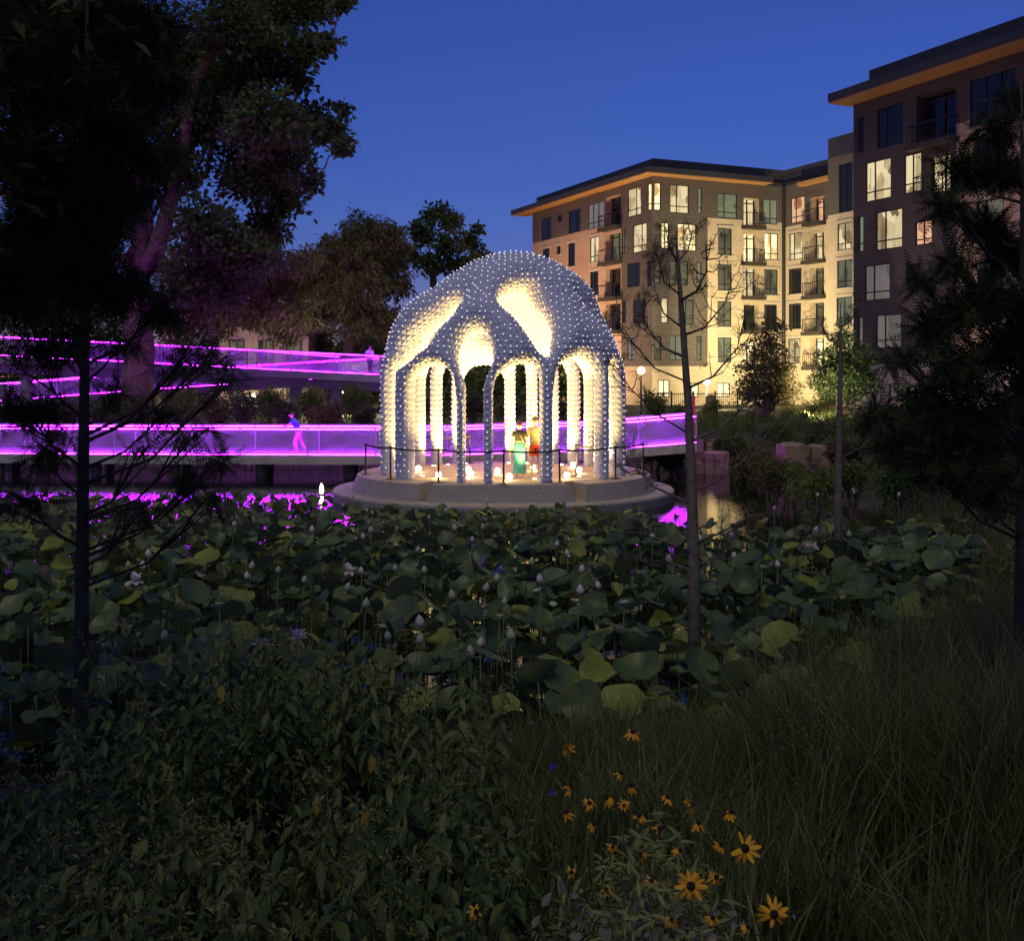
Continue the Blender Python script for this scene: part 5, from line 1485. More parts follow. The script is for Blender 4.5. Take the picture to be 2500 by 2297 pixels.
cr_ = [(2480, 250, 45), (2430, 310, 50), (2350, 420, 55), (2450, 420, 70), (2330, 500, 40), (2420, 550, 60), (2480, 620, 80), (2330, 640, 48), (2250, 690, 32), (2380, 740, 90), (2270, 800, 50), (2450, 850, 90), (2340, 900, 75),
       (2200, 880, 36), (2240, 980, 60), (2350, 1030, 100), (2450, 1050, 90), (2200, 1080, 60), (2280, 1140, 75), (2400, 1180, 90), (2150, 1000, 42), (2480, 960, 80), (2480, 740, 70)]
conifer('dark dense cypress standing before the brown-sided block', 2490, 9.5, cr_, 6, 9500, 170, 0.06)

# bare young cypress in the water margin
def bare(label, trunk, limb, d, r0, seed, tuft, m=None, tw=7, dens=1.0):
    rnd = random.Random(seed)
    x0 = pix(*trunk[0], d)
    root = tag(empty('young_cypress', (x0.x, d, gz(x0.x, d))), label, 'tree')
    mb = MB()
    T = [pix(x, y, d) for x, y in trunk]
    T[0].z = gz(T[0].x, d) - 0.15
    mb.tube(T, [r0 * (1.25 - 1.12 * i / (len(T) - 1)) for i in range(len(T))], 9)
    C = []; Rr = []
    for li, pl_ in enumerate(limb):
        dep = rnd.choice((-1, 1)) * rnd.uniform(0.2, 0.9)
        P = [pix(x, y, d + dep * i / 3) for i, (x, y) in enumerate(pl_)]
        rr = r0 * rnd.uniform(0.17, 0.27)
        mb.tube(P, [rr * (1 - 0.75 * i / (len(P) - 1)) for i in range(len(P))], 6)
        L = (P[-1] - P[0]).length
        for q in range(int(tw * dens)):
            t = rnd.uniform(0.25, 1.0) * (len(P) - 1); i = min(int(t), len(P) - 2)
            a = P[i].lerp(P[i + 1], t - i)
            dr = (P[-1] - P[0]).normalized()
            b = a + (dr * rnd.uniform(0.0, 0.5) + Vector((rnd.uniform(-0.6, 0.6), rnd.uniform(-0.6, 0.6), rnd.uniform(0.0, 0.7)))) * L * rnd.uniform(0.18, 0.42)
            m1 = a.lerp(b, 0.5) + Vector((0, 0, -0.05 * L))
            mb.tube([a, m1, b], [rr * 0.5, rr * 0.36, rr * 0.18], 4)
            for _ in range(2):
                a2 = m1.lerp(b, rnd.random()); b2 = a2 + Vector((rnd.uniform(-1, 1), rnd.uniform(-1, 1), rnd.uniform(-0.3, 0.9))) * L * 0.10
                mb.tube([a2, b2], [rr * 0.26, rr * 0.14], 4)
                if rnd.random() < tuft: C.append(b2); Rr.append(rnd.uniform(0.03, 0.06))
            if rnd.random() < tuft: C.append(b); Rr.append(rnd.uniform(0.035, 0.07))
    mb.build('trunk', M_barkc, root, True)
    if C:
        v, f = cloud(C, Rr, len(C) * 26, (0.02, 0.05), seed, aspect=0.16, tpl=NEED)
        link('crown', np_mesh('crown', v, f, m or M_needle), root)
bare('nearly bare young cypress with upswept limbs rising from the lotus pond', [(1697, 1590), (1694, 1400), (1689, 1200), (1681, 1000), (1667, 800), (1656, 650), (1650, 560)],
     [[(1668, 870), (1620, 850), (1580, 800), (1560, 730)], [(1665, 800), (1620, 765), (1598, 705), (1598, 630)], [(1672, 930), (1600, 900), (1540, 830), (1500, 765)], [(1682, 1060), (1610, 1015), (1540, 950), (1500, 890)],
      [(1686, 1230), (1600, 1190), (1540, 1130), (1495, 1070)], [(1690, 1350), (1620, 1322), (1560, 1300), (1495, 1300)], [(1660, 720), (1622, 690), (1600, 610)], [(1666, 820), (1720, 800), (1770, 740), (1792, 670)],
      [(1675, 950), (1740, 920), (1800, 850), (1818, 770)], [(1660, 735), (1700, 712), (1726, 660), (1722, 595)], [(1682, 1080), (1760, 1045), (1830, 980), (1852, 920)], [(1686, 1200), (1760, 1170), (1820, 1120), (1862, 1030)],
      [(1690, 1330), (1760, 1300), (1830, 1262), (1905, 1245)], [(1692, 1400), (1740, 1372), (1792, 1300)], [(1690, 1390), (1620, 1372), (1500, 1362)], [(1654, 640), (1632, 600), (1625, 555)], [(1654, 640), (1680, 610), (1690, 565)]],
     13.5, 0.072, 41, 0.55, tw=12)
bare('slender grey-stemmed young cypress among the lotus at the far margin', [(2051, 1395), (2046, 1200), (2050, 1000), (2052, 850), (2052, 740)],
     [[(2046, 1180), (1990, 1150), (1940, 1090)], [(2047, 1120), (2100, 1095), (2150, 1040)], [(2048, 1060), (2000, 1030), (1960, 970)], [(2049, 1000), (2100, 975), (2135, 915)], [(2050, 950), (2010, 925), (1985, 870)], [(2051, 900), (2090, 880), (2115, 820)],
      [(2052, 850), (2020, 825), (2005, 780)], [(2052, 800), (2080, 780), (2092, 740)], [(2046, 1230), (2110, 1215), (2170, 1180)], [(2047, 1260), (1990, 1240), (1930, 1215)], [(2048, 1080), (1980, 1060), (1930, 1010)], [(2049, 1030), (2110, 1010), (2170, 960)]],
     20, 0.07, 42, 0.8, dens=1.5)

# ------------------------------------------------------------------ stones, steps, fence, sign, path
def block(px0, py0, px1, py1, d, depth, label, seed, name='stone_block', cat='stone'):
    a = pix(px0, py1, d); b = pix(px1, py0, d); rnd = random.Random(seed)
    g1 = min(a.z, gz((a.x + b.x) / 2, d)) - 0.15
    bm = bmesh.new(); bmesh.ops.create_cube(bm, size=1.0)
    bmesh.ops.subdivide_edges(bm, edges=bm.edges[:], cuts=3, use_grid_fill=True)
    for v_ in bm.verts:
        q = v_.co.copy(); l = max(abs(q.x), abs(q.y), abs(q.z))
        q = q.lerp(q.normalized() * 0.62, 0.16)
        q += Vector((rnd.uniform(-1, 1), rnd.uniform(-1, 1), rnd.uniform(-1, 1))) * 0.025
        v_.co = Vector((q.x * (b.x - a.x), q.y * depth, q.z * (b.z - g1)))
    me = bpy.data.meshes.new(name); bm.to_mesh(me); bm.free(); me.materials.append(M_stone)
    o = link(name, me); o.location = ((a.x + b.x) / 2, d + depth / 2, (g1 + b.z) / 2)
    tag(o, label, cat)
block(1722, 1104, 1782, 1150, 43.5, 1.2, 'squared tan stone block standing at the pond edge', 1)
block(1660, 1130, 1726, 1152, 43.8, 1.4, 'low flat tan stone at the pond edge', 2)
block(1693, 1074, 1718, 1108, 46.5, 0.8, 'small reddish stone beside the garden steps', 3)
block(1918, 1086, 1978, 1134, 37, 1.4, 'large pinkish boulder among the shrubs', 4, 'boulder', 'boulder')
block(1980, 1090, 2030, 1128, 37.6, 1.2, 'tan boulder leaning against a larger pinkish one', 5, 'boulder', 'boulder')
st = tag(empty('garden_steps', pix(1750, 1100, 47)), 'short flight of stone garden steps going up the bank', 'steps')
for i in range(5):
    a = pix(1726, 1104 - i * 8, 46.4 + i * 0.4); b = pix(1776, 1104 - i * 8, 46.4 + i * 0.4)
    mb = MB(); mb.box(((a.x + b.x) / 2, a.y + 0.2, a.z - 0.25), (b.x - a.x, 0.42, 0.5)); mb.build('step', M_stone, st)
a = pix(1760, 1045, 56); mb = MB(); mb.box((a.x, a.y, a.z - 0.4), (2.4, 0.4, 0.8))
tag(mb.build('retaining_wall', M_stone), 'low stone retaining wall at the head of the steps', 'wall')
a = pix(1688, 1012, 47)
sg = tag(empty('sign_post', (a.x, 47, gz(a.x, 47))), 'upright dark red panel at the end of the low bridge', 'sign')
mb = MB(); mb.box((a.x, 47, 2.1), (0.30, 0.16, 1.7)); mb.build('panel', M_redpost, sg)
mb = MB(); mb.box((a.x, 47, 1.1), (0.4, 0.26, 0.5)); mb.build('base', M_stone, sg)
fx0, fx1, fy = pix(1585, 0, 77).x, pix(1800, 0, 77).x, 77
g1 = gz(15, 77)
fe = tag(empty('iron_fence', ((fx0 + fx1) / 2, fy, g1)), 'black iron picket fence before the ground floor of the cream building', 'fence')
mb = MB(); mb.bar((fx0, fy, g1 + 1.15), (fx1, fy, g1 + 1.15), 0.05); mb.build('rail', M_black, fe)
mb = MB(); mb.bar((fx0, fy, g1 + 0.2), (fx1, fy, g1 + 0.2), 0.05); mb.build('rail', M_black, fe)
mb = MB()
for i in range(46): mb.bar((fx0 + (fx1 - fx0) * i / 45, fy + 0.03, g1), (fx0 + (fx1 - fx0) * i / 45, fy + 0.03, g1 + 1.25), 0.025)
o = mb.build('pickets', M_black, fe); o['kind'] = 'stuff'
for i in range(5):
    mb = MB(); mb.box((fx0 + (fx1 - fx0) * i / 4, fy - 0.02, g1 + 0.65), (0.10, 0.10, 1.4)); mb.build('post', M_black, fe)
mb = MB(); pts = [(7.0, 14.9), (8.4, 14.4), (12, 14.6), (12, 16.0), (8.6, 16.0), (7.4, 15.6)]
n = len(pts); mb.add([(x, y, 0.98) for x, y in pts] + [(x, y, 0.6) for x, y in pts], [tuple(range(n))] + [(i, n + i, n + (i + 1) % n, (i + 1) % n) for i in range(n)])
tag(mb.build('path', M_pile), kind='structure')
# glowing shape added on the water for a reflected light by the platform
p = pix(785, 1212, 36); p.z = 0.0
ln_ = tag(empty('added_water_glow', p), 'small flame-shaped glow added on the water beside the platform as a reflection', 'glow_body')
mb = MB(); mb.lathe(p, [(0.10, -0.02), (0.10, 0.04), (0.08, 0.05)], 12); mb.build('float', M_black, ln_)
mb = MB(); mb.lathe(p, [(0.04, 0.05), (0.065, 0.11), (0.065, 0.18), (0.04, 0.28), (0.008, 0.36)], 10); mb.build('flame_glow', M_globe, ln_, True)

# ------------------------------------------------------------------ reeds below the bridge
def blades(base, height, width, bend, seed, curl=1.0, seg=3):
    """tapering blades: base (n,3)"""
    rng = rng_(seed); n = len(base)
    a = rng.uniform(0, 2 * math.pi, n); dirx = np.stack([np.cos(a), np.sin(a), np.zeros(n)], 1)
    b = rng.uniform(0, 2 * math.pi, n); side = np.stack([np.cos(b), np.sin(b), np.zeros(n)], 1)
    V = np.zeros((n, (seg + 1) * 2, 3))
    for i in range(seg + 1):
        t = i / seg
        c = base + np.array([0, 0, 1]) * (height * t * (1 - 0.25 * bend * t * t))[:, None] + dirx * (bend * height * t ** 2.2 * curl)[:, None]
        w = width * (1 - t) ** 0.7 * (0.75 + 0.5 * min(t * 2, 1)) + 0.0007
        V[:, 2 * i] = c - side * w[:, None] / 2; V[:, 2 * i + 1] = c + side * w[:, None] / 2
    Fq = np.array([(2 * i, 2 * i + 1, 2 * i + 3, 2 * i + 2) for i in range(seg)])
    return V.reshape(-1, 3), (Fq[None] + (np.arange(n) * (seg + 1) * 2)[:, None, None]).reshape(-1, 4)
rng = rng_(51)
x = rng.uniform(-22, 6, 3500); y = rng.uniform(46.3, 48.5, 3500)
B = np.stack([x, y, ground_h(x, y) - 0.05], 1)
v, f = blades(B, rng.uniform(0.7, 1.7, len(x)), np.full(len(x), 0.04), rng.uniform(0, 0.35, len(x)), 52)
tag(link('reeds', np_mesh('reeds', v, f, M_dry)), 'tan reeds along the shore under the low footbridge', None, None, 'stuff')

# ------------------------------------------------------------------ near-bank trees: one crown in view, unseen clumps added for shade
def overhang(label, base, fork, clumps, seed, n):
    C = [Vector(c[:3]) for c in clumps]; Rr = [c[3] for c in clumps]
    g1 = gz(base[0], base[1])
    tree('broadleaf_tree', label, (base[0], base[1], g1 - 0.1), fork, C, Rr, 0.22, M_leafD, n, (0.10, 0.2), seed, None)
overhang('dark broad tree whose crown overhangs the bank by the bridge-side cypress', (-7.2, 4.0), (-6.6, 4.4, 5.0),
         [(-3.9, 7.2, 6.6, 1.1), (-4.6, 6.0, 5.9, 1.2), (-3.2, 8.2, 7.4, 0.8), (-5.2, 7.0, 7.6, 1.5), (-4.6, 8.5, 5.4, 0.9), (-5.6, 5.0, 6.8, 1.6), (-6.8, 6.0, 7.6, 1.8), (-5.0, 3.0, 6.9, 1.4), (-4.0, 4.6, 7.2, 1.2), (-6.6, 2.6, 6.6, 1.6), (-4.6, 1.2, 7.0, 1.4), (-5.4, 8.6, 6.6, 1.2), (-4.2, -0.6, 7.4, 1.9), (-3.0, -1.4, 8.0, 1.5), (-6.0, -1.5, 7.6, 2.0), (-2.6, 0.8, 8.2, 1.3), (-3.6, -3.4, 8.0, 1.8)], 501, 36000)
overhang('unseen broad tree added to shade the grassy end of the bank', (8.2, 4.2), (7.4, 4.6, 6.0),
         [(5.0, 5.2, 8.0, 1.5), (4.2, 3.4, 7.4, 1.4), (6.4, 6.4, 8.4, 1.7), (6.8, 4.4, 8.0, 1.7), (5.6, 2.2, 7.6, 1.6), (4.6, 7.0, 8.6, 1.3), (7.4, 7.8, 8.0, 1.6), (3.4, 1.6, 7.8, 1.2), (6.6, 2.8, 9.2, 1.5), (3.6, -0.6, 8.2, 1.6), (5.0, -1.0, 8.0, 1.9), (3.2, -3.0, 8.4, 1.8), (6.8, 0.4, 8.0, 1.8)], 503, 30000)

# ------------------------------------------------------------------ lotus
def lotus_leaf_mesh(seed, m, fold=0.0):
    rnd = random.Random(seed); n = 20; rings = (0.0, 0.35, 0.7, 1.0)
    ph = [rnd.uniform(0, 6.28) for _ in range(4)]; cup = rnd.uniform(0.02, 0.5); V = []; Fs = []
    wav = rnd.uniform(0.05, 0.15)
    for i, r in enumerate(rings[1:]):
        for k in range(n):
            a = 2 * math.pi * k / n
            rr = r * (1 + 0.05 * math.sin(3 * a + ph[0]) + 0.03 * math.sin(7 * a + ph[1]))
            z = cup * r * r + wav * r ** 2 * math.sin(3 * a + ph[2]) + wav * 0.7 * r ** 3 * math.sin(5 * a + ph[3]) + 0.03 * (k % 2) * r
            x, y = rr * math.cos(a), rr * math.sin(a)
            if fold: 
                z += fold * abs(x) * 1.1; x *= (1 - 0.55 * fold)
            V.append((x, y, z))
    V.append((0, 0, 0)); c = len(V) - 1
    for k in range(n): Fs.append((c, k, (k + 1) % n))
    for i in range(2):
        for k in range(n): Fs.append((i * n + k, (i + 1) * n + k, (i + 1) * n + (k + 1) % n, i * n + (k + 1) % n))
    me = bpy.data.meshes.new('leaf'); me.from_pydata(V, [], Fs); me.materials.append(m)
    me.polygons.foreach_set('use_smooth', [True] * len(me.polygons)); me.update()
    return me
LM = [lotus_leaf_mesh(s, M_lotusy if s % 5 == 4 else M_lotus, 0.0 if s % 4 else (0.5 if s else 0.9)) for s in range(15)]
mb = MB(); mb.tube([(0, 0, -1), (0.03, 0.01, -0.5), (0, 0, 0)], [0.009, 0.008, 0.007], 5); STEM = mb.mesh('stem', M_lstem, True)
rng = rng_(61)
spots = []
tries = 0
grid = {}
while tries < 60000 and len(spots) < 3000:
    tries += 1
    y = 10.2 + 24 * rng.random() ** 1.05
    x = rng.uniform(-0.52, 0.42) * y
    sd = poly_sd(np.array([x]), np.array([y]), POND)[0]
    if sd > -0.05: continue
    px = CX + F * x / y
    ymax = 30.1
    if px < 800: ymax = 33.2 + 1.0 * math.sin(px * 0.013)
    if px > 1600: ymax = 25.2 + 1.2 * math.sin(px * 0.02)
    if y > ymax: continue
    if (x - PC.x) ** 2 + (y - PC.y) ** 2 < 5.75 ** 2: continue
    r = rng.uniform(0.11, 0.27) * (1.0 if y < 22 else 0.85)
    md = 0.235 if y < 20 else 0.185
    ck = (int(x / 0.6), int(y / 0.6))
    ok = True
    for i in (-1, 0, 1):
        for j in (-1, 0, 1):
            for (qx, qy) in grid.get((ck[0] + i, ck[1] + j), ()):
                if (qx - x) ** 2 + (qy - y) ** 2 < md ** 2: ok = False
    if not ok: continue
    grid.setdefault(ck, []).append((x, y))
    z = rng.uniform(0.06, 0.78) if y < 25 else rng.uniform(0.04, 0.30)
    spots.append((x, y, z, r))
spots.sort(key=lambda t: t[1] - t[2] * 2 - t[3] * 12)
jv = []; jf = []; jm = []; off = 0
for i, (x, y, z, r) in enumerate(spots):
    k = int(rng.integers(0, len(LM)))
    tilt = (rng.normal(0, 0.42), rng.normal(0, 0.42), rng.uniform(0, 6.28))
    if i < 300:
        yel = LM[k].materials[0] == M_lotusy
        kd = 'folded ' if k % 4 == 0 else ('broad ' if r > 0.2 else 'small ')
        root = tag(empty('lotus_plant', (x, y, z)), kd + ('yellowed' if yel else 'blue-green') + ' lotus leaf standing on its stalk above the pond', 'lotus', kd + ('yellowed' if yel else 'green') + ' lotus leaves in the pond')
        o = link('leaf', LM[k], root); o.matrix_parent_inverse = Matrix.Identity(4); o.scale = (r, r, r); o.rotation_euler = tilt
        s = link('stem', STEM, root); s.matrix_parent_inverse = Matrix.Identity(4); s.scale = (1, 1, z + 0.3); s.rotation_euler = (0, 0, tilt[2])
    else:
        me = LM[k]
        M = Matrix.Translation((x, y, z)) @ (Matrix.Rotation(tilt[2], 4, 'Z') @ Matrix.Rotation(tilt[1], 4, 'Y') @ Matrix.Rotation(tilt[0], 4, 'X')) @ Matrix.Scale(r, 4)
        jm.append((k, M))
mlist = {M_lotus.name: (M_lotus, [], []), M_lotusy.name: (M_lotusy, [], [])}
for k, M in jm:
    me = LM[k]; mt, V_, F_ = mlist[me.materials[0].name]
    n = len(V_)
    V_ += [tuple(M @ v_.co) for v_ in me.vertices]
    F_ += [tuple(n + q for q in p.vertices) for p in me.polygons]
    t = M.translation
    sb = MB(); sb.tube([(t.x, t.y, -0.3), (t.x, t.y, t.z)], 0.008, 4, False)
    n = len(V_); V_ += sb.v; F_ += [tuple(n + q for q in p) for p in sb.f]
for nm_, (mt, V_, F_) in mlist.items():
    if not V_: continue
    me = bpy.data.meshes.new('lotus_leaves'); me.from_pydata(V_, [], F_); me.materials.append(mt)
    me.polygons.foreach_set('use_smooth', [True] * len(me.polygons)); me.update()
    tag(link('lotus_leaves', me), 'smaller lotus leaves crowding the far part of the pond', None, None, 'stuff')

# buds, flowers and pods, each on its own stalk
def bud_mesh(seed, m, op=0.0):
    mb = MB(); rnd = random.Random(seed)
    prof = [(0.10, 0.0), (0.34, 0.14), (0.46, 0.34), (0.42, 0.58), (0.26, 0.82), (0.03, 1.06)]
    n = 12
    rings = []
    for r, z in prof:
        rings.append([Vector((r * math.cos(2 * math.pi * k / n) * (1 + 0.10 * (k % 2)), r * math.sin(2 * math.pi * k / n) * (1 + 0.10 * (k % 2)), z)) for k in range(n)])
    mb.loft(rings)
    return mb.mesh('bud', m, True)
def petal_mesh(m, name='petal', cup=0.25):
    V = []; Fs = []
    for i, t in enumerate((0.0, 0.25, 0.5, 0.75, 1.0)):
        w = 0.30 * math.sin(math.pi * (0.12 + 0.80 * t)) if t < 1 else 0.03
        for j in (-1, 0, 1):
            V.append((t, j * w, cup * abs(j) * w * 2 + 0.10 * t * t))
    for i in range(4):
        for j in range(2): Fs.append((i * 3 + j, (i + 1) * 3 + j, (i + 1) * 3 + j + 1, i * 3 + j + 1))
    me = bpy.data.meshes.new(name); me.from_pydata(V, [], Fs); me.materials.append(m)
    me.polygons.foreach_set('use_smooth', [True] * len(me.polygons)); me.update()
    return me
BW = [bud_mesh(i, M_petal) for i in range(2)]; BG = [bud_mesh(i, M_bud) for i in range(2)]
PT = petal_mesh(M_petal)
mb = MB(); mb.lathe((0, 0, 0), [(0.05, -0.05), (0.22, 0.10), (0.44, 0.42), (0.46, 0.50), (0.36, 0.54), (0.05, 0.55)], 14); POD = mb.mesh('pod', M_pod, True)
A4 = lambda x, y: (500 + x * 0.527, 1180 + y * 0.527)
A6 = lambda x, y: (1500 + x * 0.4973, 860 + y * 0.4973)
A3 = lambda x, y: (x * 0.348, 1200 + y * 0.348)
bl = [A4(*q) + (k_,) for q, k_ in (((135, 185), 'w'), ((495, 210), 'w'), ((775, 135), 'w'), ((1040, 155), 'w'), ((1120, 122), 'w'), ((735, 243), 'w'), ((1240, 257), 'w'), ((670, 388), 'o'), ((725, 402), 'w'), ((660, 480), 'g'),
      ((880, 390), 'g'), ((985, 305), 'g'), ((1150, 515), 'g'), ((1000, 635), 'w'), ((1275, 735), 'w'), ((1420, 700), 'g'), ((850, 705), 'g'), ((1385, 545), 'g'), ((1555, 440), 'w'), ((1515, 360), 'g'), ((1745, 395), 'w'),
      ((1680, 320), 'w'), ((1630, 278), 'w'), ((1740, 492), 'w'), ((1825, 470), 'w'), ((1310, 80), 'w'), ((1540, 40), 'w'), ((688, 58), 'w'), ((1355, 438), 'g'), ((340, 400), 'g'), ((195, 425), 'w'), ((460, 445), 'g'),
      ((1610, 552), 'p'), ((815, 655), 'p'), ((68, 555), 'p'), ((68, 692), 'p'), ((1545, 490), 'p'), ((1365, 612), 'p'), ((265, 732), 'o'), ((425, 690), 'o'), ((1445, 130), 'g'), ((1780, 118), 'w'), ((545, 115), 'w'), ((1020, 400), 'g'), ((1290, 200), 'g'), ((1160, 205), 'g'), ((640, 100), 'g'), ((215, 380), 'g'), ((1300, 480), 'g'), ((770, 215), 'g'), ((745, 555), 'g'), ((1230, 780), 'g'), ((995, 720), 'g'))]
bl += [A6(*q) + (k_,) for q, k_ in (((985, 868), 'w'), ((803, 1040), 'w'), ((262, 1012), 'w'), ((585, 995), 'w'), ((185, 900), 'w'), ((415, 910), 'w'), ((575, 893), 'w'), ((785, 765), 'w'), ((995, 698), 'w'), ((1085, 765), 'w'), ((1150, 890), 'g'), ((1395, 697), 'w'), ((1175, 670), 'o'), ((725, 1050), 'p'), ((50, 1222), 'p'), ((470, 1000), 'g'), ((970, 940), 'o'))]
bl += [A3(*q) + (k_,) for q, k_ in (((1040, 430), 'w'), ((900, 510), 'g'), ((1000, 515), 'w'), ((945, 600), 'o'), ((695, 395), 'w'), ((1425, 1045), 'g'), ((1160, 1010), 'g'), ((735, 1070), 'p'))]
BL = {'w': ('closed white lotus bud on a stalk above the leaves', 'white lotus buds', 'lotus bud'), 'g': ('closed greenish lotus bud on a stalk above the leaves', 'greenish lotus buds', 'lotus bud'),
      'p': ('round green lotus seed pod on a bare stalk', 'lotus seed pods', 'seed pod'), 'o': ('opening pale pink lotus flower with drooping petals', 'opened lotus flowers', 'lotus flower')}
rnd = random.Random(9)
for i, (x, y, k_) in enumerate(bl):
    zt = 0.98 + rnd.uniform(-0.12, 0.1)
    d = dist_for(y, zt)
    d = min(max(d, 10.0), 30.2)
    p = pix(x, y, d)
    g1 = max(gz(p.x, d), -0.3)
    name = {'w': 'lotus_bud', 'g': 'lotus_bud', 'p': 'lotus_pod', 'o': 'lotus_flower'}[k_]
    root = tag(empty(name, (p.x, d, g1)), *[BL[k_][0], BL[k_][2], BL[k_][1]])
    sz = rnd.uniform(0.10, 0.145) * (0.75 if d > 22 else 1)
    top = Vector((p.x, d, p.z - 0.5 * sz))
    mb = MB(); q = Vector((p.x + rnd.uniform(-.1, .1), d + rnd.uniform(-.1, .1), g1 - 0.1)); mb.tube([q, q.lerp(top, 0.55) + Vector((rnd.uniform(-.03, .03), 0, 0)), top], [0.009, 0.008, 0.007], 5)
    mb.build('stem', M_lstem, root, True)
    if k_ in 'wg':
        o = link('bud', (BW if k_ == 'w' else BG)[i % 2], root); o.matrix_parent_inverse = root.matrix_basis.inverted()
        o.location = top; o.scale = (sz * 0.8, sz * 0.8, sz); o.rotation_euler = (rnd.uniform(-.2, .2), rnd.uniform(-.2, .2), rnd.uniform(0, 3))
    elif k_ == 'p':
        o = link('pod', POD, root); o.matrix_parent_inverse = root.matrix_basis.inverted(); o.location = top; o.scale = (sz, sz, sz); o.rotation_euler = (rnd.uniform(-.5, .5), rnd.uniform(-.4, .4), 0)
    else:
        o = link('pod', POD, root); o.matrix_parent_inverse = root.matrix_basis.inverted(); o.location = top; o.scale = (sz * .5, sz * .5, sz * .6)
        for q in range(9):
            t = link('petal', PT, root); t.matrix_parent_inverse = root.matrix_basis.inverted(); t.location = top; s = sz * rnd.uniform(1.0, 1.25)
            t.scale = (s, s, s); t.rotation_euler = (0, rnd.uniform(-1.2, 0.5 if q < 6 else 0.9), q * 0.75 + rnd.uniform(-.2, .2))

# ------------------------------------------------------------------ grasses on the near bank
def grass_patch(name, pxr, dr, n, h, w, bend, seed, m, label, curl=1.0, seg=3, clump=0):
    rng = rng_(seed)
    d = rng.uniform(*dr, n); px = rng.uniform(*pxr, n); x = (px - CX) / F * d
    if clump:
        cx_ = rng.integers(0, clump, n); ccx = (rng.uniform(*pxr, clump) - CX) / F; cd = rng.uniform(*dr, clump)
        d = cd[cx_] + rng.normal(0, 0.16, n); x = ccx[cx_] * cd[cx_] + rng.normal(0, 0.16, n)
    B = np.stack([x, d, ground_h(x, d) - 0.03], 1)
    v, f = blades(B, rng.uniform(*h, n) * np.maximum(0.4, 1 + rng.normal(0, 0.15, n)), rng.uniform(*w, n), rng.uniform(*bend, n), seed + 1, curl, seg)
    tag(link(name, np_mesh(name, v, f, m)), label, None, None, 'stuff')
grass_patch('grass', (1240, 2600), (4.5, 10.5), 8000, (0.35, 0.9), (0.008, 0.020), (0.1, 0.7), 71, M_grass, 'long fine grass growing on the near bank', clump=95)
grass_patch('grass', (1900, 2600), (5.5, 11.0), 8000, (0.7, 1.45), (0.006, 0.014), (0.1, 0.75), 73, M_grass, 'tall feathery grass on the near bank beside the conifer', clump=34)
grass_patch('grass', (1000, 1750), (8.0, 11.5), 7000, (0.4, 0.8), (0.006, 0.013), (0.05, 0.4), 75, M_grass, 'reedy grass along the near edge of the pond', clump=120)
grass_patch('grass', (2050, 2450), (11.0, 16.5), 3500, (0.7, 1.3), (0.012, 0.025), (0.02, 0.35), 77, M_grass, 'tall sedge at the pond edge', clump=60)
grass_patch('ground_cover', (-100, 2600), (2.3, 9.0), 16000, (0.08, 0.30), (0.008, 0.02), (0.2, 0.9), 79, M_grass, 'low weeds covering the near bank')
grass_patch('bank_grass', (1640, 2700), (33, 60), 16000, (0.25, 0.8), (0.03, 0.07), (0.1, 0.7), 81, M_leafY, 'rough olive grass on the bank below the apartment buildings', clump=420)
grass_patch('bank_grass', (2000, 2800), (15, 33), 9000, (0.3, 0.9), (0.015, 0.035), (0.1, 0.7), 83, M_grass, 'rough dark grass on the slope under the conifer', clump=260)
# iris clumps
irr = [(1610, 4.6), (1660, 4.9), (1720, 4.7), (1780, 4.9), (1840, 5.0), (1890, 5.2), (1760, 5.5), (1650, 5.6), (1930, 5.6), (1560, 5.3), (1850, 4.4), (2000, 5.0)]
for i, (px, d) in enumerate(irr):
    rng = rng_(200 + i); n = 17
    x = (px - CX) / F * d + rng.normal(0, 0.07, n); y = d + rng.normal(0, 0.07, n)
    B = np.stack([x, y, ground_h(x, y) - 0.03], 1)
    v, f = blades(B, rng.uniform(0.40, 0.85, n), rng.uniform(0.016, 0.030, n), rng.uniform(0.02, 0.30, n), 210 + i, 1.0, 5)
    root = tag(empty('iris_plant', (float(x.mean()), float(y.mean()), gz(x.mean(), y.mean()))), 'clump of flat upright sword-shaped iris leaves on the near bank', 'plant', 'iris clumps on the near bank')
    link('foliage', np_mesh('foliage', v, f, M_iris), root)

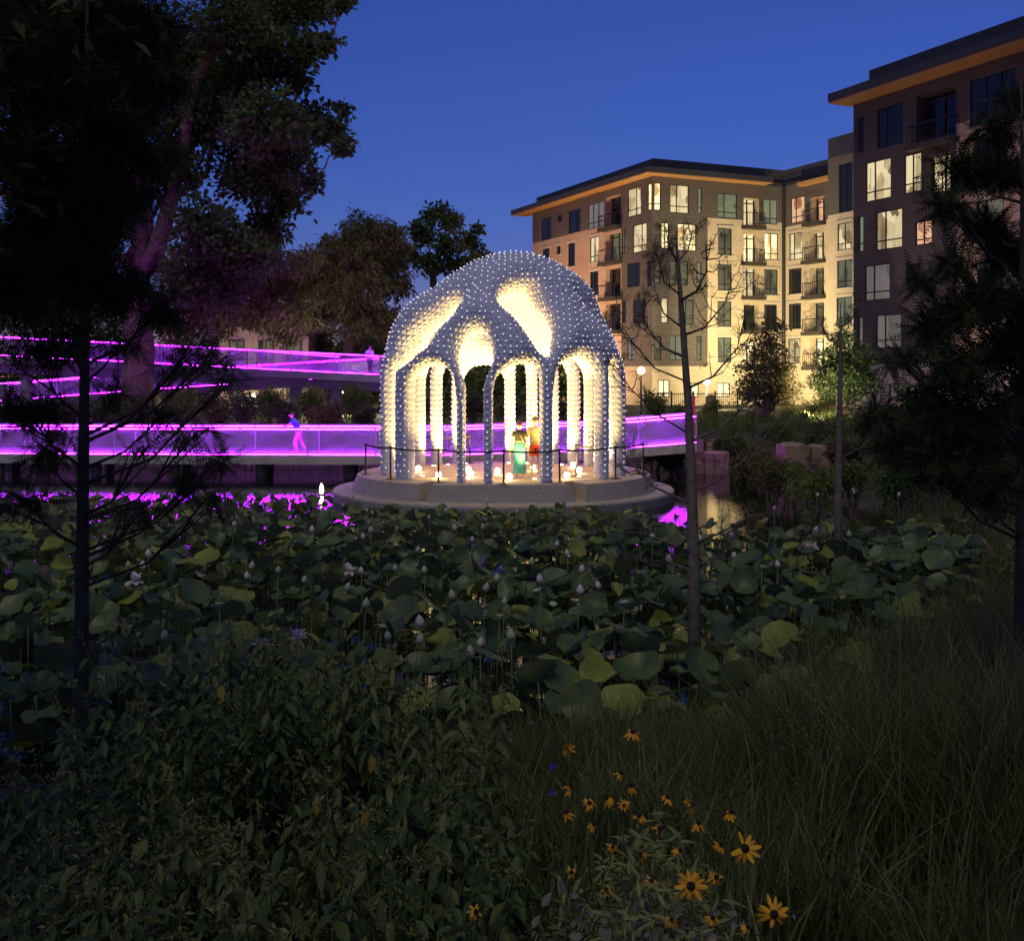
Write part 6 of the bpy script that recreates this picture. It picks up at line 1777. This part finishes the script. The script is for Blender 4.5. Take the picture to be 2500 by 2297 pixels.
# broad-leaved water plants at the margin
def leafy(root, base, height, nst, spread, leaf, seed, m, mtip=None, pair=0.06, droop=0.6, start=0.15, tipn=0, wid=0.42, stemr=0.004):
    """upright stems with opposite leaves"""
    rng = rng_(seed); rnd = random.Random(seed)
    P = []; D = []; L = []; PT_ = []; DT = []; LT = []
    mb = MB()
    for s in range(nst):
        a = rng.uniform(0, 6.28); q = spread * math.sqrt(rng.random())
        b = Vector((base[0] + q * math.cos(a), base[1] + q * math.sin(a), 0)); b.z = gz(b.x, b.y) - 0.03
        h = height * rng.uniform(0.7, 1.08)
        top = b + Vector((rng.normal(0, 0.12) + 0.15 * math.cos(a) * q / spread, rng.normal(0, 0.12) + 0.15 * math.sin(a) * q / spread, 1)) * h
        mid = b.lerp(top, 0.5) + Vector((rng.normal(0, 0.04), rng.normal(0, 0.04), 0)) * h
        mb.tube([b, mid, top], [stemr, stemr * 0.8, stemr * 0.5], 4, False)
        k = int(h * (1 - start) / pair)
        ang = rng.uniform(0, 6.28)
        for i in range(k + 1):
            t = start + (1 - start) * i / max(k, 1)
            p = (b * (1 - t) ** 2 + mid * 2 * t * (1 - t) + top * t * t)
            p = b.lerp(mid, t * 2) if t < 0.5 else mid.lerp(top, t * 2 - 1)
            ang += 1.57 + rng.normal(0, 0.2)
            sz = leaf * (0.55 + 0.6 * math.sin(math.pi * min(1, 0.25 + 0.75 * (1 - t)))) * rng.uniform(0.7, 1.2)
            if t > 0.93: sz *= 0.5
            for w_ in (0, math.pi):
                P.append(p); L.append(sz); D.append((math.cos(ang + w_), math.sin(ang + w_), rng.normal(0.15, 0.3) - droop * (1 - 0.8 * (t > 0.93))))
        for i in range(tipn):
            PT_.append(top + Vector((rng.normal(0, 0.012), rng.normal(0, 0.012), rng.normal(0.0, 0.015)))); DT.append((rng.normal(), rng.normal(), rng.normal(0.6, 0.6))); LT.append(leaf * rng.uniform(0.2, 0.4))
    mb.build('stem', M_stem, root)
    P = np.array([tuple(p) for p in P]); D = np.array(D); L = np.array(L)
    v, f = stamp(LEAF8, P, frames(D, rng, roll=0.25), L, L * wid)
    link('foliage', np_mesh('foliage', v, f, m, True), root)
    if tipn:
        P = np.array([tuple(p) for p in PT_]); D = np.array(DT); L = np.array(LT)
        v, f = stamp(LEAF4, P, frames(D, rng), L, L * 0.4)
        link('flower_buds', np_mesh('flower_buds', v, f, mtip), root)['kind'] = 'stuff'
sh = [(60, 6.5, 1.0), (200, 5.6, 1.05), (330, 6.6, 1.15), (430, 5.4, 1.2), (520, 6.4, 1.3), (620, 5.6, 1.32), (720, 6.3, 1.36), (820, 5.6, 1.38), (920, 6.1, 1.36), (1000, 5.5, 1.22), (1060, 4.9, 1.0),
      (120, 4.3, 0.85), (300, 4.2, 0.95), (460, 4.1, 1.05), (620, 4.0, 1.05), (780, 4.2, 1.12), (920, 4.1, 1.05), (1050, 4.0, 0.85), (1120, 4.5, 0.72),
      (60, 3.2, 0.85), (250, 3.1, 0.9), (450, 3.0, 0.92), (640, 3.1, 0.95), (820, 3.0, 0.95), (980, 3.1, 0.9), (1110, 3.3, 0.8)]
for i, (px, d, h) in enumerate(sh):
    x = (px - CX) / F * d
    root = tag(empty('leafy_shrub', (x, d, gz(x, d))), ('tall' if h > 1.15 else 'low') + ' bushy green shrub with drooping pointed leaves and pale tips on the near bank', 'shrub', ('tall' if h > 1.15 else 'low') + ' leafy shrubs on the near bank')
    rv = random.Random(900 + i)
    mm = rv.choice((M_shrub, M_shrub2, M_shrub3)) if 480 < px < 1050 else rv.choice((M_shrub, M_shrub3, M_shrub3))
    leafy(root, (x, d), h * rv.uniform(0.92, 1.12) * (1.12 if 480 < px < 1010 and d > 5 else 1), rv.randint(17, 28), 0.30 if d > 3.5 else 0.22, rv.uniform(0.06, 0.11) * (1 if d > 3.5 else 0.85), 300 + i, mm, M_shrubtip, rv.uniform(0.045, 0.075), rv.uniform(0.45, 1.0), 0.12, 9, rv.uniform(0.32, 0.5))
# a few yellowed hanging leaves
for i, (px, py, d) in enumerate(((888, 1998, 3.7), (986, 1998, 3.7), (772, 1960, 3.75), (905, 1860, 4.0), (540, 1690, 4.6))):
    p = pix(px, py - 20, d)
    me = np_mesh('dead_leaf', *stamp(LEAF8, np.array([tuple(p)]), frames(np.array([(0.08, -0.1, -1.0)]), rng_(i), roll=0.2), np.array([0.075]), np.array([0.04])), M_yleaf, True)
    tag(link('dead_leaf', me), 'yellowed leaf hanging from the leafy shrub', 'leaf', 'yellowed leaves on the shrubs')
wp = [(1860, 10.5, 0.75), (1900, 9.8, 0.7), (1960, 10.3, 0.65), (1830, 11.0, 0.7), (2140, 15, 0.9), (2230, 15.5, 0.9), (2060, 14.5, 0.8), (2330, 16, 1.0), (2420, 17, 1.0), (2100, 17, 0.9), (2190, 18, 0.95), (2280, 17.2, 1.0), (2380, 18.5, 1.0), (2160, 20, 0.9), (2250, 21, 1.0), (2350, 21, 1.0), (2450, 20, 1.0), (2050, 12.5, 0.7), (2120, 13.2, 0.8), (1980, 12.0, 0.7), (1150, 9.6, 0.6), (1250, 9.8, 0.55), (1380, 10.0, 0.5), (480, 9.2, 0.6), (360, 9.0, 0.6), (250, 9.3, 0.6)]
for i, (px, d, h) in enumerate(wp):
    x = (px - CX) / F * d
    root = tag(empty('water_plant', (x, d, gz(x, d))), 'broad-leaved upright plant growing at the pond margin', 'plant', 'broad-leaved plants at the pond margin')
    leafy(root, (x, d), h, 14, 0.35, 0.15, 400 + i, M_shrub, None, 0.16, -0.5, 0.3, 0, 0.40, 0.005)

# ------------------------------------------------------------------ black-eyed susans
def susan_petal(cu, wd):
    V = []; Fs = []
    for i, (t, w) in enumerate(((0.0, 0.08), (0.3, 0.20), (0.65, 0.24), (0.9, 0.16), (1.0, 0.05))):
        for j in (-1, 0, 1): V.append((t, j * w * wd, -cu * t * t - 0.05 * abs(j)))
    for i in range(4):
        for j in range(2): Fs.append((i * 3 + j, (i + 1) * 3 + j, (i + 1) * 3 + j + 1, i * 3 + j + 1))
    me = bpy.data.meshes.new('petal'); me.from_pydata(V, [], Fs); me.materials.append(M_susan)
    me.polygons.foreach_set('use_smooth', [True] * len(me.polygons)); me.update(); return me
SPS = [susan_petal(0.10, 0.62), susan_petal(0.32, 0.55), susan_petal(-0.06, 0.70), susan_petal(0.55, 0.5)]
mb = MB(); mb.lathe((0, 0, 0), [(0.30, -0.10), (0.34, 0.02), (0.30, 0.18), (0.18, 0.30), (0.02, 0.34)], 12); SCN = mb.mesh('cone', M_cone, True)
# photo x, y, distance, diameter, facing (tilt from up towards camera, azimuth), droop
ss_ = [(1383, 1826, 3.9, 0.062, 80, 200, 0.4), (1545, 1787, 3.9, 0.075, 8, 0, 0.25), (1516, 1885, 3.8, 0.062, 30, 60, 0.9), (1540, 1915, 3.7, 0.068, 25, 0, 1.0), (1480, 1945, 3.6, 0.072, 35, -40, 0.9), (1393, 1923, 3.6, 0.060, 60, 120, 0.8),
      (1383, 1981, 3.55, 0.062, 25, -50, 0.8), (1524, 1965, 3.6, 0.045, 60, 0, 0.1), (1612, 2022, 3.45, 0.072, 40, 10, 1.1), (1687, 1963, 3.6, 0.066, 75, 110, 0.3), (1705, 2007, 3.5, 0.066, 22, 20, 0.6), (1785, 1981, 3.6, 0.066, 20, 0, 0.8),
      (1819, 2070, 3.1, 0.092, 62, 5, 0.0), (1687, 2162, 2.95, 0.088, 66, -10, 0.0), (1890, 2231, 2.9, 0.086, 75, 0, 0.0), (1564, 2086, 3.4, 0.052, 50, -60, 0.6), (1439, 1959, 3.6, 0.055, 50, 0, 0.3), (1496, 2066, 3.4, 0.045, 45, 20, 0.5),
      (1395, 2128, 3.2, 0.045, 50, 0, 0.4), (1749, 2140, 3.2, 0.06, 45, 30, 0.4), (1660, 2075, 3.35, 0.05, 40, 60, 0.7), (1162, 2225, 3.0, 0.056, 60, 20, 0.5), (1826, 2262, 2.9, 0.045, 35, 40, 0.8), (1740, 2240, 3.0, 0.05, 40, 30, 0.6), (1450, 2010, 3.5, 0.06, 30, 20, 0.9), (1560, 1990, 3.5, 0.058, 40, -30, 0.7), (1630, 1945, 3.7, 0.06, 25, 30, 0.6), (1590, 2150, 3.1, 0.055, 45, 10, 0.5), (1480, 2170, 3.1, 0.05, 50, -20, 0.7), (1760, 2060, 3.4, 0.06, 35, 40, 0.8), (1640, 2245, 2.9, 0.05, 40, 0, 0.6)]
rnd = random.Random(4)
for i, (px, py, d, dia, tl, az, dr) in enumerate(ss_):
    c = pix(px, py, d); g1 = gz(c.x + rnd.uniform(-.1, .1), d)
    b = Vector((c.x * 1.0 + rnd.uniform(-0.07, 0.07) - 0.05 * (px - 1600) / 400, d + rnd.uniform(-.05, .1), g1 - 0.03))
    kd = 'dark-centred golden daisy with drooping petals on a thin stem' if dr >= 0.7 else ('small half-open golden daisy on a thin stem' if dia < 0.06 else 'wide open golden daisy with a dark centre on a thin stem')
    root = tag(empty('black_eyed_susan', b), kd, 'flower', 'golden daisies on the near bank: ' + kd)
    if (px, py) == (1819, 2070): root['label'] = 'large golden daisy with pointed spread petals beside the iris leaves'
    elif (px, py) == (1545, 1787): root['label'] = 'tallest golden daisy seen edge-on above the flower clump'; 
    elif (px, py) == (1162, 2225): root['label'] = 'small golden daisy standing alone below the leafy shrub'
    elif (px, py) == (1383, 1826): root['label'] = 'golden daisy turned sideways on a leaning stem'
    nv = Vector((math.sin(R(tl)) * math.sin(R(az)), -math.sin(R(tl)) * math.cos(R(az)), math.cos(R(tl))))
    rot = nv.to_track_quat('Z', 'Y')
    under = c - nv * 0.02
    mb = MB(); mb.tube([b, b.lerp(under, 0.5) + Vector((rnd.uniform(-.02, .02), 0, 0)), under - Vector((0, 0, 0.03)) - nv * 0.01, c - nv * dia * 0.04], [0.0035, 0.003, 0.0025, 0.003], 5); mb.build('stem', M_stem, root)
    r = dia / 2
    o = link('cone', SCN, root); o.matrix_parent_inverse = root.matrix_basis.inverted(); o.location = c; o.rotation_mode = 'QUATERNION'; o.rotation_quaternion = rot; o.scale = (r * 0.8, r * 0.8, r * 0.8)
    npet = rnd.choice((11, 12, 13))
    for q in range(npet):
        if rnd.random() < 0.06: continue
        t = link('petal', rnd.choice(SPS), root); t.matrix_parent_inverse = root.matrix_basis.inverted(); t.location = c + nv * r * 0.02
        aa = 6.283 * q / npet + rnd.uniform(-0.12, 0.12)
        m4 = rot.to_matrix() @ Matrix.Rotation(aa, 3, 'Z') @ Matrix.Rotation(dr * rnd.uniform(0.7, 1.1) + rnd.uniform(-0.1, 0.15), 3, 'Y') @ Matrix.Rotation(rnd.uniform(-.5, .5), 3, 'X')
        t.rotation_mode = 'QUATERNION'; t.rotation_quaternion = m4.to_quaternion(); s = r * rnd.uniform(0.78, 1.1); t.scale = (s, s, s)
    # stem leaves
    P = []; D = []; L = []
    for q in range(4):
        tt = rnd.uniform(0.05, 0.75); P.append(tuple(b.lerp(under, tt))); a = rnd.uniform(0, 6.28); D.append((math.cos(a), math.sin(a), rnd.uniform(0.2, 1.4))); L.append(rnd.uniform(0.06, 0.13))
    v, f = stamp(LEAF8, np.array(P), frames(np.array(D), rng_(i), roll=0.3), np.array(L), np.array(L) * 0.28)
    link('leaves', np_mesh('leaves', v, f, M_iris, True), root)
# leaves and dry stalks at the foot of the daisies
rng = rng_(91); n = 4200
d = rng.uniform(2.75, 3.9, n); px = rng.normal(1590, 160, n); x = (px - CX) / F * d
z = ground_h(x, d) + 0.30 + rng.random(n) ** 1.2 * 0.66 * np.exp(-((px - 1590) / 260) ** 2)
D = np.stack([rng.normal(size=n), rng.normal(size=n), rng.normal(0.5, 0.7, n)], 1); L = rng.uniform(0.025, 0.075, n)
v, f = stamp(LEAF8, np.stack([x, d, z], 1), frames(D, rng, roll=0.6), L, L * 0.24)
tag(link('undergrowth', np_mesh('undergrowth', v, f, M_iris, True)), 'narrow grey-green leaves below the golden daisies', None, None, 'stuff')
n = 1300; d = rng.uniform(2.6, 3.2, n); px = rng.normal(1600, 130, n); x = (px - CX) / F * d
z = ground_h(x, d) + 0.50 + rng.random(n) ** 1.5 * 0.36
D = np.stack([rng.normal(size=n), rng.normal(size=n), rng.normal(-0.2, 0.8, n)], 1); L = rng.uniform(0.015, 0.05, n)
v, f = stamp(LEAF8, np.stack([x, d, z], 1), frames(D, rng), L, L * 0.6)
tag(link('dry_leaves', np_mesh('dry_leaves', v, f, M_dry, True)), 'curled mauve-brown dry leaves at the foot of the daisies', None, None, 'stuff')
# tiny white blossom sprigs and two blue flowers
for i, (px, py, d) in enumerate(((1350, 1868, 4.3), (1350, 1932, 4.2))):
    c = pix(px, py, d); b = Vector((c.x, d, gz(c.x, d) - 0.02))
    root = tag(empty('blue_flower', b), 'small blue five-petalled flower in the dark grass', 'flower', 'blue flowers in the grass')
    mb = MB(); mb.tube([b, c], 0.002, 4); mb.build('stem', M_stem, root)
    for q in range(5):
        a = q * 1.256; dv = np.array([(math.cos(a), -0.4, math.sin(a))])
        link('petal', np_mesh('petal', *stamp(LEAF8, np.array([tuple(c)]), frames(dv, rng_(q), roll=0.1), np.array([0.02]), np.array([0.014])), M_blue), root)
rng = rng_(95); n = 130
d = rng.uniform(5.2, 6.0, n); px = rng.normal(1940, 55, n); py = rng.normal(1790, 50, n)
P = np.stack([(px - CX) / F * d, d, CAMZ - (py - HY) / F * d], 1)
v, f = stamp(LEAF4, P, frames(rand_dirs(rng, n), rng), np.full(n, 0.012), np.full(n, 0.009))
g_ = tag(empty('sprig_plant', (float(P[:, 0].mean()), 5.6, gz(P[:, 0].mean(), 5.6))), 'wispy plant with tiny white blossoms rising from the grass', 'plant')
link('blossom', np_mesh('blossom', v, f, M_dry), g_)['kind'] = 'stuff'
mb = MB(); rnd = random.Random(5)
for q in range(26):
    p = Vector(P[q * 4]); b = Vector((P[:, 0].mean() + rnd.uniform(-.1, .1), 5.6, gz(P[:, 0].mean(), 5.6))); mb.tube([b, b.lerp(p, 0.6) + Vector((0, 0, 0.08)), p], 0.0018, 4, False)
mb.build('stem', M_stem, g_)
